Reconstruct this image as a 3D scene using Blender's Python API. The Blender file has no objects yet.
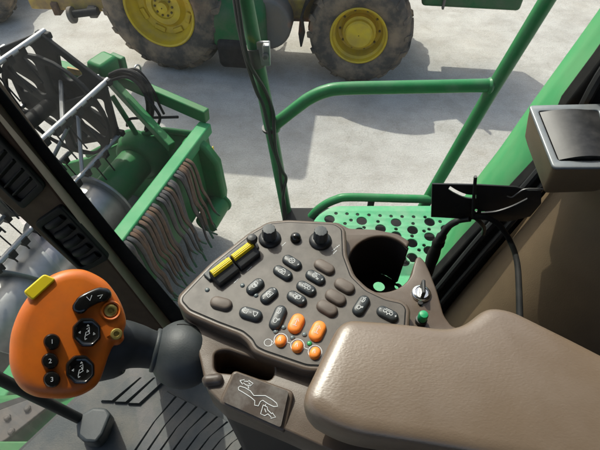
import bpy, bmesh, math, random
from mathutils import Vector as V, Matrix
random.seed(7)
R = math.radians
scene = bpy.context.scene
COL = scene.collection
PI = math.pi

# ------------------------------------------------------------------ camera
CAM = V((0, 0, 3.8)); PITCH = R(50); F = 450.0
FW = V((0, math.cos(PITCH), -math.sin(PITCH))); UP = V((0, math.sin(PITCH), math.cos(PITCH))); RT = V((1, 0, 0))
cam = bpy.data.cameras.new('camera'); cam.sensor_width = 36; cam.lens = 36 * F / 600
cam.clip_start = 0.02; cam.clip_end = 2000
co = bpy.data.objects.new('camera', cam); COL.objects.link(co)
co.location = CAM; co.rotation_euler = (PI / 2 - PITCH, 0, 0); scene.camera = co

def ray(x, y): return FW + RT * ((x - 300) / F) + UP * ((225 - y) / F)
def at(x, y, t): return CAM + ray(x, y) * t
def onz(x, y, z):
    d = ray(x, y); return CAM + d * ((z - CAM.z) / d.z)
def ony(x, y, Y):
    d = ray(x, y); return CAM + d * ((Y - CAM.y) / d.y)
def onp(x, y, o, n):
    d = ray(x, y); return CAM + d * ((V(o) - CAM).dot(n) / d.dot(n))

# ------------------------------------------------------------------ materials
def mat(name, c1, c2=None, rough=.5, r2=None, metal=0., scale=8., bump=0., bscale=60., detail=6., spec=.5, coat=0., dirt=None, dirt_amt=.0, dscale=3., bdist=.002, lo=.35, hi=.65):
    m = bpy.data.materials.new(name); m.use_nodes = True
    nt = m.node_tree; N = nt.nodes; L = nt.links
    b = N['Principled BSDF']
    tc = N.new('ShaderNodeTexCoord')
    n = N.new('ShaderNodeTexNoise'); n.inputs['Scale'].default_value = scale; n.inputs['Detail'].default_value = detail
    L.new(tc.outputs['Object'], n.inputs['Vector'])
    rp = N.new('ShaderNodeValToRGB'); rp.color_ramp.elements[0].position = lo; rp.color_ramp.elements[1].position = hi
    c2 = c2 or tuple(x * .8 for x in c1)
    rp.color_ramp.elements[0].color = (*c1, 1); rp.color_ramp.elements[1].color = (*c2, 1)
    L.new(n.outputs['Fac'], rp.inputs['Fac'])
    colour = rp.outputs['Color']
    if dirt:
        n2 = N.new('ShaderNodeTexNoise'); n2.inputs['Scale'].default_value = dscale; n2.inputs['Detail'].default_value = 8; n2.inputs['Roughness'].default_value = .65
        L.new(tc.outputs['Object'], n2.inputs['Vector'])
        r3 = N.new('ShaderNodeValToRGB'); r3.color_ramp.elements[0].position = .42; r3.color_ramp.elements[1].position = .66
        r3.color_ramp.elements[0].color = (0, 0, 0, 1); r3.color_ramp.elements[1].color = (dirt_amt,) * 3 + (1,)
        L.new(n2.outputs['Fac'], r3.inputs['Fac'])
        mx = N.new('ShaderNodeMixRGB'); L.new(r3.outputs['Color'], mx.inputs['Fac']); L.new(colour, mx.inputs[1]); mx.inputs[2].default_value = (*dirt, 1)
        colour = mx.outputs[0]
    L.new(colour, b.inputs['Base Color'])
    mr = N.new('ShaderNodeMapRange'); mr.inputs['To Min'].default_value = rough; mr.inputs['To Max'].default_value = r2 if r2 is not None else min(1, rough + .15)
    L.new(n.outputs['Fac'], mr.inputs['Value']); L.new(mr.outputs['Result'], b.inputs['Roughness'])
    b.inputs['Metallic'].default_value = metal; b.inputs['Specular IOR Level'].default_value = spec
    b.inputs['Coat Weight'].default_value = coat
    if bump:
        nb = N.new('ShaderNodeTexNoise'); nb.inputs['Scale'].default_value = bscale; nb.inputs['Detail'].default_value = 4
        L.new(tc.outputs['Object'], nb.inputs['Vector'])
        bp = N.new('ShaderNodeBump'); bp.inputs['Strength'].default_value = bump; bp.inputs['Distance'].default_value = bdist
        L.new(nb.outputs['Fac'], bp.inputs['Height']); L.new(bp.outputs['Normal'], b.inputs['Normal'])
    return m

M = {}
M['taupe'] = mat('taupe_plastic', (.094, .067, .047), (.08, .057, .04), .36, .5, scale=40, bump=.25, bscale=900, bdist=.0006, dirt=(.2, .17, .14), dirt_amt=.2, dscale=22)
M['face'] = mat('panel_film', (.08, .068, .057), (.068, .059, .05), .46, .6, scale=60, bump=.12, bscale=1500, bdist=.0004, dirt=(.19, .17, .145), dirt_amt=.35, dscale=26)
M['blank'] = mat('blank_button_rubber', (.115, .09, .072), None, .5, scale=60)
M['darkbutton'] = mat('dark_button_rubber', (.022, .027, .029), (.03, .035, .037), .36, .5, scale=90, bump=.1, bscale=900, bdist=.0003)
M['orangebutton'] = mat('orange_button_rubber', (.86, .26, .035), (.76, .21, .025), .38, scale=60)
M['black'] = mat('black_plastic', (.012, .013, .014), (.018, .019, .02), .4, .55, scale=40, bump=.15, bscale=800, bdist=.0004)
M['glossblack'] = mat('gloss_black_plastic', (.006, .006, .006), (.009, .009, .008), .14, .25, scale=40)
M['rubber'] = mat('black_rubber', (.007, .0075, .0078), (.011, .0115, .012), .6, .75, scale=30, bump=.12, bscale=300, bdist=.0003, spec=.2, dirt=(.03, .028, .025), dirt_amt=.5, dscale=14)
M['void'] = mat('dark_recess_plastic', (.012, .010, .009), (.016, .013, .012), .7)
M['white'] = mat('printed_white_ink', (.62, .64, .64), (.5, .52, .52), .6)
M['led'] = mat('grey_indicator_lens', (.12, .15, .155), None, .25, scale=40)
M['greenled'] = mat('green_indicator_lens', (.03, .3, .09), None, .25, scale=40)
M['yellow'] = mat('yellow_plastic', (.78, .60, .008), (.70, .52, .006), .42, scale=50)
M['orange'] = mat('orange_joystick_plastic', (.66, .145, .004), (.57, .118, .004), .4, .55, scale=25, bump=.14, bscale=900, bdist=.0003, dirt=(.3, .1, .02), dirt_amt=.3, dscale=32)
M['brass'] = mat('brass_screw', (.5, .4, .12), (.36, .28, .08), .4, metal=.8, scale=200)
M['boot'] = mat('grey_rubber_boot', (.026, .033, .036), (.036, .043, .046), .48, .62, scale=30, bump=.2, bscale=500, bdist=.0008, dirt=(.07, .075, .075), dirt_amt=.4, dscale=18)
M['grip'] = mat('black_soft_grip', (.014, .017, .019), (.02, .023, .025), .5, .65, scale=30, bump=.15, bscale=900, bdist=.0004)
M['chrome'] = mat('chrome', (.62, .62, .6), (.5, .5, .5), .16, .3, metal=1, scale=60)
M['greenplastic'] = mat('green_plastic_plug', (.015, .33, .13), None, .35, scale=50)
M['labelplate'] = mat('brown_label_plate', (.05, .036, .027), (.06, .044, .034), .38, .55, scale=25, dirt=(.25, .24, .22), dirt_amt=.45, dscale=38)
M['pillar'] = mat('brown_pillar_trim', (.066, .042, .026), (.055, .035, .022), .6, .75, spec=.2, scale=40, bump=.3, bscale=700, bdist=.0006)
M['trim'] = mat('tan_moulded_trim', (.17, .118, .066), (.148, .103, .058), .5, .65, scale=20, bump=.45, bscale=520, bdist=.0007)
M['mat'] = mat('ribbed_grey_floor_rubber', (.044, .052, .054), (.058, .066, .068), .58, .78, scale=12, bump=.3, bscale=260, dirt=(.15, .135, .11), dirt_amt=.5, dscale=9)
M['green'] = mat('green_paint', (.01, .155, .04), (.009, .135, .034), .42, .55, scale=4, coat=.05, dirt=(.1, .15, .07), dirt_amt=.35, dscale=4, bump=.03, bscale=40)
M['dustygreen'] = mat('dusty_green_paint', (.028, .25, .085), (.024, .22, .075), .42, .58, scale=4, dirt=(.16, .27, .14), dirt_amt=.25, dscale=6, bump=.03, bscale=60)
M['platform'] = mat('pale_green_steel', (.09, .37, .18), (.075, .33, .155), .5, .65, scale=8, dirt=(.3, .4, .3), dirt_amt=.5, dscale=9)
M['tube'] = mat('green_tube_paint', (.016, .2, .058), (.014, .172, .05), .34, .46, scale=9, coat=.1, dirt=(.12, .22, .13), dirt_amt=.35, dscale=12, bump=.04, bscale=90)
M['steel'] = mat('bare_steel', (.32, .32, .31), (.25, .25, .24), .38, .5, metal=.75, scale=10)
M['galv'] = mat('galvanised_steel', (.36, .37, .37), (.27, .275, .28), .4, .6, metal=.7, scale=6, dirt=(.4, .38, .34), dirt_amt=.4, dscale=8)
M['rust'] = mat('rusty_steel', (.085, .043, .02), (.14, .075, .036), .7, .85, scale=25, bump=.4, bscale=200, dirt=(.06, .05, .045), dirt_amt=.6, dscale=14)
M['greysteel'] = mat('dark_grey_steel', (.026, .028, .029), (.05, .05, .05), .6, .75, metal=.1, scale=20, dirt=(.12, .085, .06), dirt_amt=.5, dscale=12)
M['darkplastic'] = mat('dark_reel_plastic', (.007, .008, .0085), (.012, .0135, .014), .55, .7, scale=6, spec=.15, dirt=(.07, .06, .05), dirt_amt=.25, dscale=5)
M['tyre'] = mat('dusty_tyre_rubber', (.075, .067, .058), (.115, .1, .083), .9, 1.0, spec=.12, scale=3.2, bump=.5, bscale=40, bdist=.012, dirt=(.28, .205, .135), dirt_amt=.95, dscale=3.2)
M['rimyellow'] = mat('yellow_rim_paint', (.68, .48, .012), (.6, .41, .012), .4, .55, scale=3, dirt=(.32, .23, .07), dirt_amt=.45, dscale=5)
M['rimdark'] = mat('dirty_dark_hub', (.2, .15, .04), (.12, .09, .04), .7, scale=8)  # darker mottled yellow-brown for the wheel nuts
M['tractorgreen'] = mat('tractor_green_paint', (.014, .12, .036), (.012, .1, .03), .38, .5, scale=3, dirt=(.12, .13, .085), dirt_amt=.5, dscale=3)
M['castiron'] = mat('dusty_chassis_casting', (.12, .115, .105), (.16, .13, .1), .75, .9, scale=4, bump=.3, bscale=30, bdist=.01)
M['oldyellow'] = mat('chipped_yellow_beam', (.5, .33, .06), (.3, .19, .07), .65, .85, scale=6, dirt=(.2, .13, .07), dirt_amt=.7, dscale=9)
M['cabglassdark'] = mat('tinted_cab_glass', (.02, .03, .03), None, .08, scale=2)
M['white2'] = mat('grey_headliner', (.1, .095, .09), None, .8)

M['lidframe'] = mat('satin_grey_frame', (.22, .24, .25), (.18, .2, .21), .3, .42, metal=.35, scale=60, dirt=(.3, .29, .27), dirt_amt=.3, dscale=40)
M['strip'] = mat('skylit_taupe_edge_trim', (.34, .255, .185), (.3, .225, .163), .5, .62, scale=30, bump=.2, bscale=700, bdist=.0004)  # skylight on the pillar lip, put in as a paler taupe
M['tipgreen'] = mat('worn_green_tip_paint', (.012, .13, .06), (.05, .07, .05), .6, .75, scale=30)
M['matbase'] = mat('dark_rubber_backing', (.02, .022, .022), (.03, .031, .03), .7, .85, scale=12, dirt=(.12, .1, .075), dirt_amt=.5, dscale=14)
for k_ in ('green', 'dustygreen', 'tractorgreen', 'platform'):
    M[k_].node_tree.nodes['Principled BSDF'].inputs['Specular IOR Level'].default_value = .18
M['tube'].node_tree.nodes['Principled BSDF'].inputs['Specular IOR Level'].default_value = .3
M['lidblack'] = mat('worn_black_lid', (.008, .0085, .009), (.012, .0125, .013), .38, .5, scale=30, dirt=(.07, .068, .066), dirt_amt=.3, dscale=60)
M['ventblack'] = mat('matt_black_vent_plastic', (.0075, .0075, .0072), (.011, .011, .0105), .6, .75, scale=40, spec=.18)
M['flank'] = mat('pale_green_panel', (.06, .29, .11), (.05, .255, .095), .5, .65, scale=5, spec=.2, dirt=(.2, .32, .17), dirt_amt=.25, dscale=8)  # paler green with blotchy dirt
def concrete():
    m = bpy.data.materials.new('dusty_concrete_yard'); m.use_nodes = True
    nt = m.node_tree; N = nt.nodes; L = nt.links; b = N['Principled BSDF']
    tc = N.new('ShaderNodeTexCoord')
    def noise(s, d, r=.6):
        n = N.new('ShaderNodeTexNoise'); n.inputs['Scale'].default_value = s; n.inputs['Detail'].default_value = d; n.inputs['Roughness'].default_value = r
        L.new(tc.outputs['Object'], n.inputs['Vector']); return n
    def ramp(src, p0, c0, p1, c1):
        r = N.new('ShaderNodeValToRGB'); r.color_ramp.elements[0].position = p0; r.color_ramp.elements[1].position = p1
        r.color_ramp.elements[0].color = (*c0, 1); r.color_ramp.elements[1].color = (*c1, 1); L.new(src, r.inputs['Fac']); return r.outputs['Color']
    def mix(a, bb, fac, mode='MIX'):
        x = N.new('ShaderNodeMixRGB'); x.blend_type = mode
        if isinstance(fac, float): x.inputs[0].default_value = fac
        else: L.new(fac, x.inputs[0])
        L.new(a, x.inputs[1]); L.new(bb, x.inputs[2]); return x.outputs[0]
    base = ramp(noise(.9, 9, .62).outputs['Fac'], .3, (.36, .345, .315), .7, (.48, .465, .43))
    stain = ramp(noise(2.6, 8, .7).outputs['Fac'], .44, (1, 1, 1), .7, (.72, .71, .68))
    c = mix(base, stain, .8, 'MULTIPLY')
    speck = ramp(noise(55, 3, .6).outputs['Fac'], .3, (.78, .77, .74), .6, (1.06, 1.06, 1.05))
    c = mix(c, speck, .7, 'MULTIPLY')
    # scuffs and tyre marks: stretched noise
    mp = N.new('ShaderNodeMapping'); mp.inputs['Scale'].default_value = (.9, 4, 1); mp.inputs['Rotation'].default_value = (0, 0, R(58))
    L.new(tc.outputs['Object'], mp.inputs['Vector'])
    st = N.new('ShaderNodeTexNoise'); st.inputs['Scale'].default_value = 1.6; st.inputs['Detail'].default_value = 7; L.new(mp.outputs['Vector'], st.inputs['Vector'])
    c = mix(c, ramp(st.outputs['Fac'], .5, (1, 1, 1), .72, (.84, .83, .81)), .35, 'MULTIPLY')
    pv = N.new('ShaderNodeTexVoronoi'); pv.inputs['Scale'].default_value = 26; L.new(tc.outputs['Object'], pv.inputs['Vector'])
    c = mix(c, ramp(pv.outputs['Distance'], .05, (.5, .48, .44), .13, (1, 1, 1)), ramp(noise(3.5, 5).outputs['Fac'], .48, (0, 0, 0), .62, (.8, .8, .8)), 'MULTIPLY')
    c = mix(c, ramp(noise(.55, 6, .7).outputs['Fac'], .5, (1, 1, 1), .72, (.8, .74, .66)), .6, 'MULTIPLY')
    # thin cracks
    vo = N.new('ShaderNodeTexVoronoi'); vo.feature = 'DISTANCE_TO_EDGE'; vo.inputs['Scale'].default_value = .75
    nv = noise(1.8, 6); ad = N.new('ShaderNodeVectorMath'); ad.operation = 'ADD'
    L.new(tc.outputs['Object'], ad.inputs[0]); L.new(nv.outputs['Color'], ad.inputs[1]); L.new(ad.outputs[0], vo.inputs['Vector'])
    c = mix(c, ramp(vo.outputs['Distance'], .0, (.72, .7, .67), .006, (1, 1, 1)), .6, 'MULTIPLY')
    L.new(c, b.inputs['Base Color']); b.inputs['Roughness'].default_value = .9
    bp = N.new('ShaderNodeBump'); bp.inputs['Strength'].default_value = .8; bp.inputs['Distance'].default_value = .015
    L.new(noise(24, 9, .7).outputs['Fac'], bp.inputs['Height']); L.new(bp.outputs['Normal'], b.inputs['Normal'])
    return m
M['concrete'] = concrete()

def leather():
    m = mat('pebbled_taupe_leather', (.152, .108, .072), (.128, .09, .06), .31, .52, scale=7, spec=.85, dirt=(.24, .195, .16), dirt_amt=.3, dscale=9)
    nt = m.node_tree; N = nt.nodes; L = nt.links; b = N['Principled BSDF']
    tc = N.new('ShaderNodeTexCoord'); vo = N.new('ShaderNodeTexVoronoi'); vo.inputs['Scale'].default_value = 620; vo.feature = 'SMOOTH_F1'
    nz = N.new('ShaderNodeTexNoise'); nz.inputs['Scale'].default_value = 900; nz.inputs['Detail'].default_value = 3
    mp = N.new('ShaderNodeMapping'); mp.inputs['Scale'].default_value = (.6, 1, 1); mp.inputs['Rotation'].default_value = (0, 0, R(25))
    L.new(tc.outputs['Object'], mp.inputs['Vector']); L.new(mp.outputs['Vector'], vo.inputs['Vector']); L.new(mp.outputs['Vector'], nz.inputs['Vector'])
    ad = N.new('ShaderNodeMath'); ad.operation = 'ADD'; L.new(vo.outputs['Distance'], ad.inputs[0]); L.new(nz.outputs['Fac'], ad.inputs[1])
    bp = N.new('ShaderNodeBump'); bp.inputs['Strength'].default_value = .26; bp.inputs['Distance'].default_value = .00035
    L.new(ad.outputs[0], bp.inputs['Height']); L.new(bp.outputs['Normal'], b.inputs['Normal'])
    return m
M['leather'] = leather()

def glass():
    m = bpy.data.materials.new('dusty_cab_glass'); m.use_nodes = True
    nt = m.node_tree; N = nt.nodes; L = nt.links; N.remove(N['Principled BSDF'])
    out = N['Material Output']
    tr = N.new('ShaderNodeBsdfTransparent'); tr.inputs['Color'].default_value = (.93, .955, .94, 1)
    gl = N.new('ShaderNodeBsdfGlossy'); gl.inputs['Roughness'].default_value = .02
    ge = N.new('ShaderNodeNewGeometry'); dt = N.new('ShaderNodeVectorMath'); dt.operation = 'DOT_PRODUCT'
    L.new(ge.outputs['Normal'], dt.inputs[0]); L.new(ge.outputs['Incoming'], dt.inputs[1])
    def mth(op, a, bb):
        q = N.new('ShaderNodeMath'); q.operation = op
        for i, v in enumerate((a, bb)):
            if v is None: continue
            if isinstance(v, (int, float)): q.inputs[i].default_value = v
            else: L.new(v, q.inputs[i])
        return q.outputs[0]
    ab = mth('ABSOLUTE', dt.outputs['Value'], None); fr_ = mth('ADD', mth('MULTIPLY', mth('POWER', mth('SUBTRACT', 1.0, ab), 5.0), .2), .012)
    mx = N.new('ShaderNodeMixShader'); L.new(fr_, mx.inputs[0]); L.new(tr.outputs[0], mx.inputs[1]); L.new(gl.outputs[0], mx.inputs[2])
    tl = N.new('ShaderNodeBsdfTranslucent'); tl.inputs['Color'].default_value = (.7, .72, .7, 1)
    tc = N.new('ShaderNodeTexCoord'); n = N.new('ShaderNodeTexNoise'); n.inputs['Scale'].default_value = 5; n.inputs['Detail'].default_value = 7; L.new(tc.outputs['Object'], n.inputs['Vector'])
    mr = N.new('ShaderNodeMapRange'); mr.inputs['From Min'].default_value = .3; mr.inputs['From Max'].default_value = .75; mr.inputs['To Min'].default_value = DUST; mr.inputs['To Max'].default_value = DUST * 1.7
    L.new(n.outputs['Fac'], mr.inputs['Value'])
    m2 = N.new('ShaderNodeMixShader'); L.new(mr.outputs[0], m2.inputs[0]); L.new(mx.outputs[0], m2.inputs[1]); L.new(tl.outputs[0], m2.inputs[2])
    L.new(m2.outputs[0], out.inputs['Surface'])
    return m
DUST = .002
M['glass'] = glass()

# ------------------------------------------------------------------ geometry helpers
def frame_from(ez, hint=V((1, 0, 0))):
    ez = V(ez).normalized(); ex = (hint - ez * hint.dot(ez)).normalized(); ey = ez.cross(ex)
    return ex, ey, ez
def catmull(pts, n=6, closed=False):
    P = [V(p) for p in pts]; out = []; k = len(P)
    rng = range(k) if closed else range(k - 1)
    for i in rng:
        if closed: a, b, c, d = P[(i - 1) % k], P[i], P[(i + 1) % k], P[(i + 2) % k]
        else: a, b, c, d = P[max(i - 1, 0)], P[i], P[i + 1], P[min(i + 2, k - 1)]
        for j in range(n):
            t = j / n
            out.append(.5 * ((2 * b) + (c - a) * t + (2 * a - 5 * b + 4 * c - d) * t * t + (3 * b - a - 3 * c + d) * t ** 3))
    if not closed: out.append(P[-1])
    return out
def round_poly(pts, r, n=5):
    P = [V(p) for p in pts]; out = []; k = len(P)
    for i in range(k):
        a, b, c = P[i - 1], P[i], P[(i + 1) % k]
        rr = r[i] if isinstance(r, (list, tuple)) else r
        u = a - b; w = c - b; l = min(rr, u.length * .48, w.length * .48)
        s = b + u.normalized() * l; e = b + w.normalized() * l
        for j in range(n + 1):
            t = j / n; out.append(s * (1 - t) ** 2 + b * 2 * t * (1 - t) + e * t * t)
    return out
def area2(p): return sum(p[i - 1].x * p[i].y - p[i].x * p[i - 1].y for i in range(len(p))) / 2
def offset(pts, d):   # inset a horizontal outline by d metres (xy)
    s = 1 if area2(pts) > 0 else -1; out = []; k = len(pts)
    for i in range(k):
        a, b, c = pts[i - 1], pts[i], pts[(i + 1) % k]
        e1 = (b - a); e2 = (c - b)
        n1 = V((-e1.y, e1.x, 0)); n2 = V((-e2.y, e2.x, 0))
        if n1.length < 1e-9: n1 = n2
        if n2.length < 1e-9: n2 = n1
        n = n1.normalized() + n2.normalized()
        if n.length < 1e-6: n = n1
        n.normalize()
        q = max(.5, n.dot(n1.normalized()))
        out.append(b + n * (s * d / q))
    return out
def clean(pts, src, d):   # drop the loops an inset leaves in tight corners
    out = []
    for p in pts:
        m = 1e9
        for i in range(len(src)):
            a, b = src[i - 1], src[i]; e = b - a; l = e.length_squared
            t = 0 if l < 1e-12 else max(0, min(1, (p - a).dot(e) / l)); m = min(m, (p - (a + e * t)).length)
        if m > d * .96: out.append(p)
    return out
def stadium(a, b, r, n=8):  # flat outline round segment a-b, in the plane z=a.z
    d = (b - a).normalized(); p = V((-d.y, d.x, 0)); out = []
    for i in range(n + 1):
        t = -PI / 2 + PI * i / n; out.append(b + d * (math.cos(t) * r) + p * (math.sin(t) * r))
    for i in range(n + 1):
        t = PI / 2 + PI * i / n; out.append(a + d * (math.cos(t) * r) + p * (math.sin(t) * r))
    return out
def circ(c, r, n=24, ex=V((1, 0, 0)), ey=V((0, 1, 0))):
    return [c + ex * (r * math.cos(2 * PI * i / n)) + ey * (r * math.sin(2 * PI * i / n)) for i in range(n)]

class MB:
    def __init__(s): s.v = []; s.f = []; s.m = []
    def add(s, vs, fs, mi=0):
        o = len(s.v); s.v += [V(x) for x in vs]
        for f in fs: s.f.append([i + o for i in f]); s.m.append(mi)
        return s
    def box(s, c, sz, ax=None, mi=0):
        ex, ey, ez = ax or (V((1, 0, 0)), V((0, 1, 0)), V((0, 0, 1))); c = V(c); vs = []
        for k in (-.5, .5):
            for j in (-.5, .5):
                for i in (-.5, .5): vs.append(c + ex * (i * sz[0]) + ey * (j * sz[1]) + ez * (k * sz[2]))
        return s.add(vs, [(0, 2, 3, 1), (4, 5, 7, 6), (0, 1, 5, 4), (2, 6, 7, 3), (0, 4, 6, 2), (1, 3, 7, 5)], mi)
    def loft(s, rings, mi=0, cap0=True, cap1=True, closed=True):
        n = len(rings[0]); vs = [p for r in rings for p in r]; fs = []
        for k in range(len(rings) - 1):
            for i in range(n if closed else n - 1):
                j = (i + 1) % n; fs.append((k * n + i, k * n + j, (k + 1) * n + j, (k + 1) * n + i))
        if cap0: fs.append(tuple(range(n - 1, -1, -1)))
        if cap1: fs.append(tuple((len(rings) - 1) * n + i for i in range(n)))
        return s.add(vs, fs, mi)
    def prism(s, poly, vec, mi=0): return s.loft([[V(p) for p in poly], [V(p) + V(vec) for p in poly]], mi)
    def tube(s, path, r, seg=10, mi=0, cap=True, flat=1.0):
        P = [V(p) for p in path]; n = len(P); rings = []; prev = None
        for i in range(n):
            t = (P[min(i + 1, n - 1)] - P[max(i - 1, 0)]).normalized()
            if prev is None:
                h = V((0, 0, 1)) if abs(t.z) < .9 else V((1, 0, 0)); ex = (h - t * h.dot(t)).normalized()
            else: ex = (prev - t * prev.dot(t)).normalized()
            prev = ex; ey = t.cross(ex); rr = r[i] if isinstance(r, (list, tuple)) else r
            rings.append([P[i] + ex * (rr * math.cos(2 * PI * k / seg)) + ey * (rr * flat * math.sin(2 * PI * k / seg)) for k in range(seg)])
        return s.loft(rings, mi, cap, cap)
    def lathe(s, prof, o, ez, seg=32, mi=0, hint=V((1, 0, 0)), cap=True):   # prof: (radius, height along ez)
        ex, ey, ez = frame_from(ez, hint if abs(V(ez).normalized().dot(hint)) < .95 else V((0, 1, 0))); o = V(o)
        rings = [circ(o + ez * h, max(r, 1e-5), seg, ex, ey) for r, h in prof]
        return s.loft(rings, mi, cap, cap)
    def ball(s, c, r, seg=24, rings=14, mi=0, ax=None):
        ex, ey, ez = ax or (V((1, 0, 0)), V((0, 1, 0)), V((0, 0, 1))); c = V(c); r = r if isinstance(r, (tuple, list)) else (r, r, r)
        rg = []
        for k in range(rings + 1):
            th = PI * k / rings; sr = max(math.sin(th), 1e-4)
            rg.append([c + ex * (r[0] * sr * math.cos(2 * PI * i / seg)) + ey * (r[1] * sr * math.sin(2 * PI * i / seg)) - ez * (r[2] * math.cos(th)) for i in range(seg)])
        return s.loft(rg, mi, False, False)
    def ribbon(s, pts, w, n, mi=0):   # thin flat line lying in the plane with normal n
        P = [V(p) for p in pts]; k = len(P); vs = []
        for i in range(k):
            t = (P[min(i + 1, k - 1)] - P[max(i - 1, 0)]).normalized(); q = V(n).cross(t).normalized() * (w / 2)
            vs += [P[i] + q, P[i] - q]
        return s.add(vs, [(2 * i, 2 * i + 1, 2 * i + 3, 2 * i + 2) for i in range(k - 1)], mi)
    def plate(s, outer, holes, o, ax, th, bev=0., mi=0, res=2):   # outline + real holes, in 3-D points lying in the plane (o, ax)
        ex, ey, ez = ax; o = V(o)
        cu = bpy.data.curves.new('tmp', 'CURVE'); cu.dimensions = '2D'; cu.fill_mode = 'BOTH'; cu.extrude = max(th / 2 - bev, .0001)
        if bev: cu.bevel_depth = bev; cu.bevel_resolution = res; cu.offset = -bev
        for lp in [outer] + list(holes):
            sp = cu.splines.new('POLY'); sp.points.add(len(lp) - 1); sp.use_cyclic_u = True
            for i, p in enumerate(lp):
                d = V(p) - o; sp.points[i].co = (d.dot(ex), d.dot(ey), 0, 1)
        ob = bpy.data.objects.new('tmp', cu); COL.objects.link(ob)
        dg = bpy.context.evaluated_depsgraph_get(); me = bpy.data.meshes.new_from_object(ob.evaluated_get(dg))
        s.add([o + ex * v.co.x + ey * v.co.y + ez * v.co.z for v in me.vertices], [tuple(p.vertices) for p in me.polygons], mi)
        bpy.data.objects.remove(ob); bpy.data.curves.remove(cu); bpy.data.meshes.remove(me)
        return s
    def text(s, body, o, ax, size, mi=0, th=.0002):
        ex, ey, ez = ax
        cu = bpy.data.curves.new('tmp', 'FONT'); cu.body = body; cu.size = size; cu.align_x = 'CENTER'; cu.align_y = 'CENTER'; cu.extrude = th
        ob = bpy.data.objects.new('tmp', cu); COL.objects.link(ob)
        dg = bpy.context.evaluated_depsgraph_get(); me = bpy.data.meshes.new_from_object(ob.evaluated_get(dg))
        s.add([V(o) + ex * v.co.x + ey * v.co.y + ez * v.co.z for v in me.vertices], [tuple(p.vertices) for p in me.polygons], mi)
        bpy.data.objects.remove(ob); bpy.data.curves.remove(cu); bpy.data.meshes.remove(me)
        return s
    def build(s, name, mats, parent=None, bevel=0, sub=0, sharp=42, weld=True):
        me = bpy.data.meshes.new(name)
        org = V((0, 0, 0))
        p = parent
        while p is not None: org += p.location; p = p.parent
        loc = V((0, 0, 0))
        if parent is None and s.v:
            loc = sum(s.v, V()) / len(s.v); loc.z = min(v.z for v in s.v); org = loc
        me.from_pydata([tuple(v - org) for v in s.v], [], s.f)
        for mm in (mats if isinstance(mats, (list, tuple)) else [mats]): me.materials.append(M[mm] if isinstance(mm, str) else mm)
        for i, pl in enumerate(me.polygons): pl.material_index = s.m[i]
        bm = bmesh.new(); bm.from_mesh(me)
        if weld: bmesh.ops.remove_doubles(bm, verts=bm.verts, dist=1e-6)
        bmesh.ops.recalc_face_normals(bm, faces=bm.faces); bm.to_mesh(me); bm.free()
        me.shade_smooth(); me.set_sharp_from_angle(angle=R(sharp))
        ob = bpy.data.objects.new(name, me); COL.objects.link(ob); ob.location = loc
        if parent is not None: ob.parent = parent
        if bevel:
            b = ob.modifiers.new('bevel', 'BEVEL'); b.width = bevel; b.segments = 3; b.limit_method = 'ANGLE'; b.angle_limit = R(38); b.harden_normals = False
        if sub:
            q = ob.modifiers.new('subdivision', 'SUBSURF'); q.levels = sub; q.render_levels = sub
        return ob

def thing(name, label, cat, loc, group=None):
    o = bpy.data.objects.new(name, None); o.empty_display_size = .05; COL.objects.link(o); o.location = V(loc)
    o['label'] = label; o['category'] = cat
    if group: o['group'] = group
    return o
def tag(o, label, cat, group=None):
    o['label'] = label; o['category'] = cat
    if group: o['group'] = group
    return o
def struct(o, kind='structure'):
    o['kind'] = kind; return o
XYZ = (V((1, 0, 0)), V((0, 1, 0)), V((0, 0, 1)))
ZUP = V((0, 0, 1))

# ------------------------------------------------------------------ ground
g = MB(); g.add([(-150, -150, 0), (150, -150, 0), (150, 150, 0), (-150, 150, 0)], [(0, 1, 2, 3)])
struct(g.build('ground', 'concrete'))

# ------------------------------------------------------------------ control console
Zb, Zp = 3.312, 3.330
con = thing('control_console', 'taupe cab side console with grey switch panel, cup holder and many buttons', 'console', onz(280, 330, 2.5))
bo = [(177, 303), (178, 295), (210, 263), (248, 233), (268, 222), (288, 220), (338, 222), (349, 228), (375, 229), (398, 233.5), (410, 241)]
arc = []
for i in range(25):
    th = R(-36 - i * (302 / 24)); arc.append((381 + 33 * math.cos(th), 264 + 28 * math.sin(th)))
bo += arc + [(414, 264), (416.5, 257), (420, 256), (425, 261), (430, 272), (437, 290), (444, 315), (452, 326), (485, 334), (600, 372), (600, 500), (420, 500), (330, 450), (283, 429), (222, 404), (206, 388), (200, 360), (192, 330)]
body_out = round_poly([onz(x, y, Zb) for x, y in bo], .0035, 2)
pocket = round_poly([onz(x, y, Zb) for x, y in [(214, 352), (226, 349), (276, 366), (272, 381), (236, 374), (214, 372)]], .008)
b = MB(); b.plate(body_out, [pocket], (0, 0, Zb - .025), XYZ, .05, .0025)
b.build('console_body', 'taupe', con)
ped = [onz(x, y, Zb - .05) for x, y in [(186, 306), (212, 275), (270, 232), (334, 232), (342, 262), (362, 300), (420, 312), (600, 380), (600, 495), (420, 492), (330, 442), (284, 422), (224, 398), (208, 380)]]
b = MB(); b.loft([ped, [V((p.x, p.y, 2.53)) for p in offset(ped, .02)]]); b.build('pedestal', 'void', con, bevel=.008)
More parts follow.
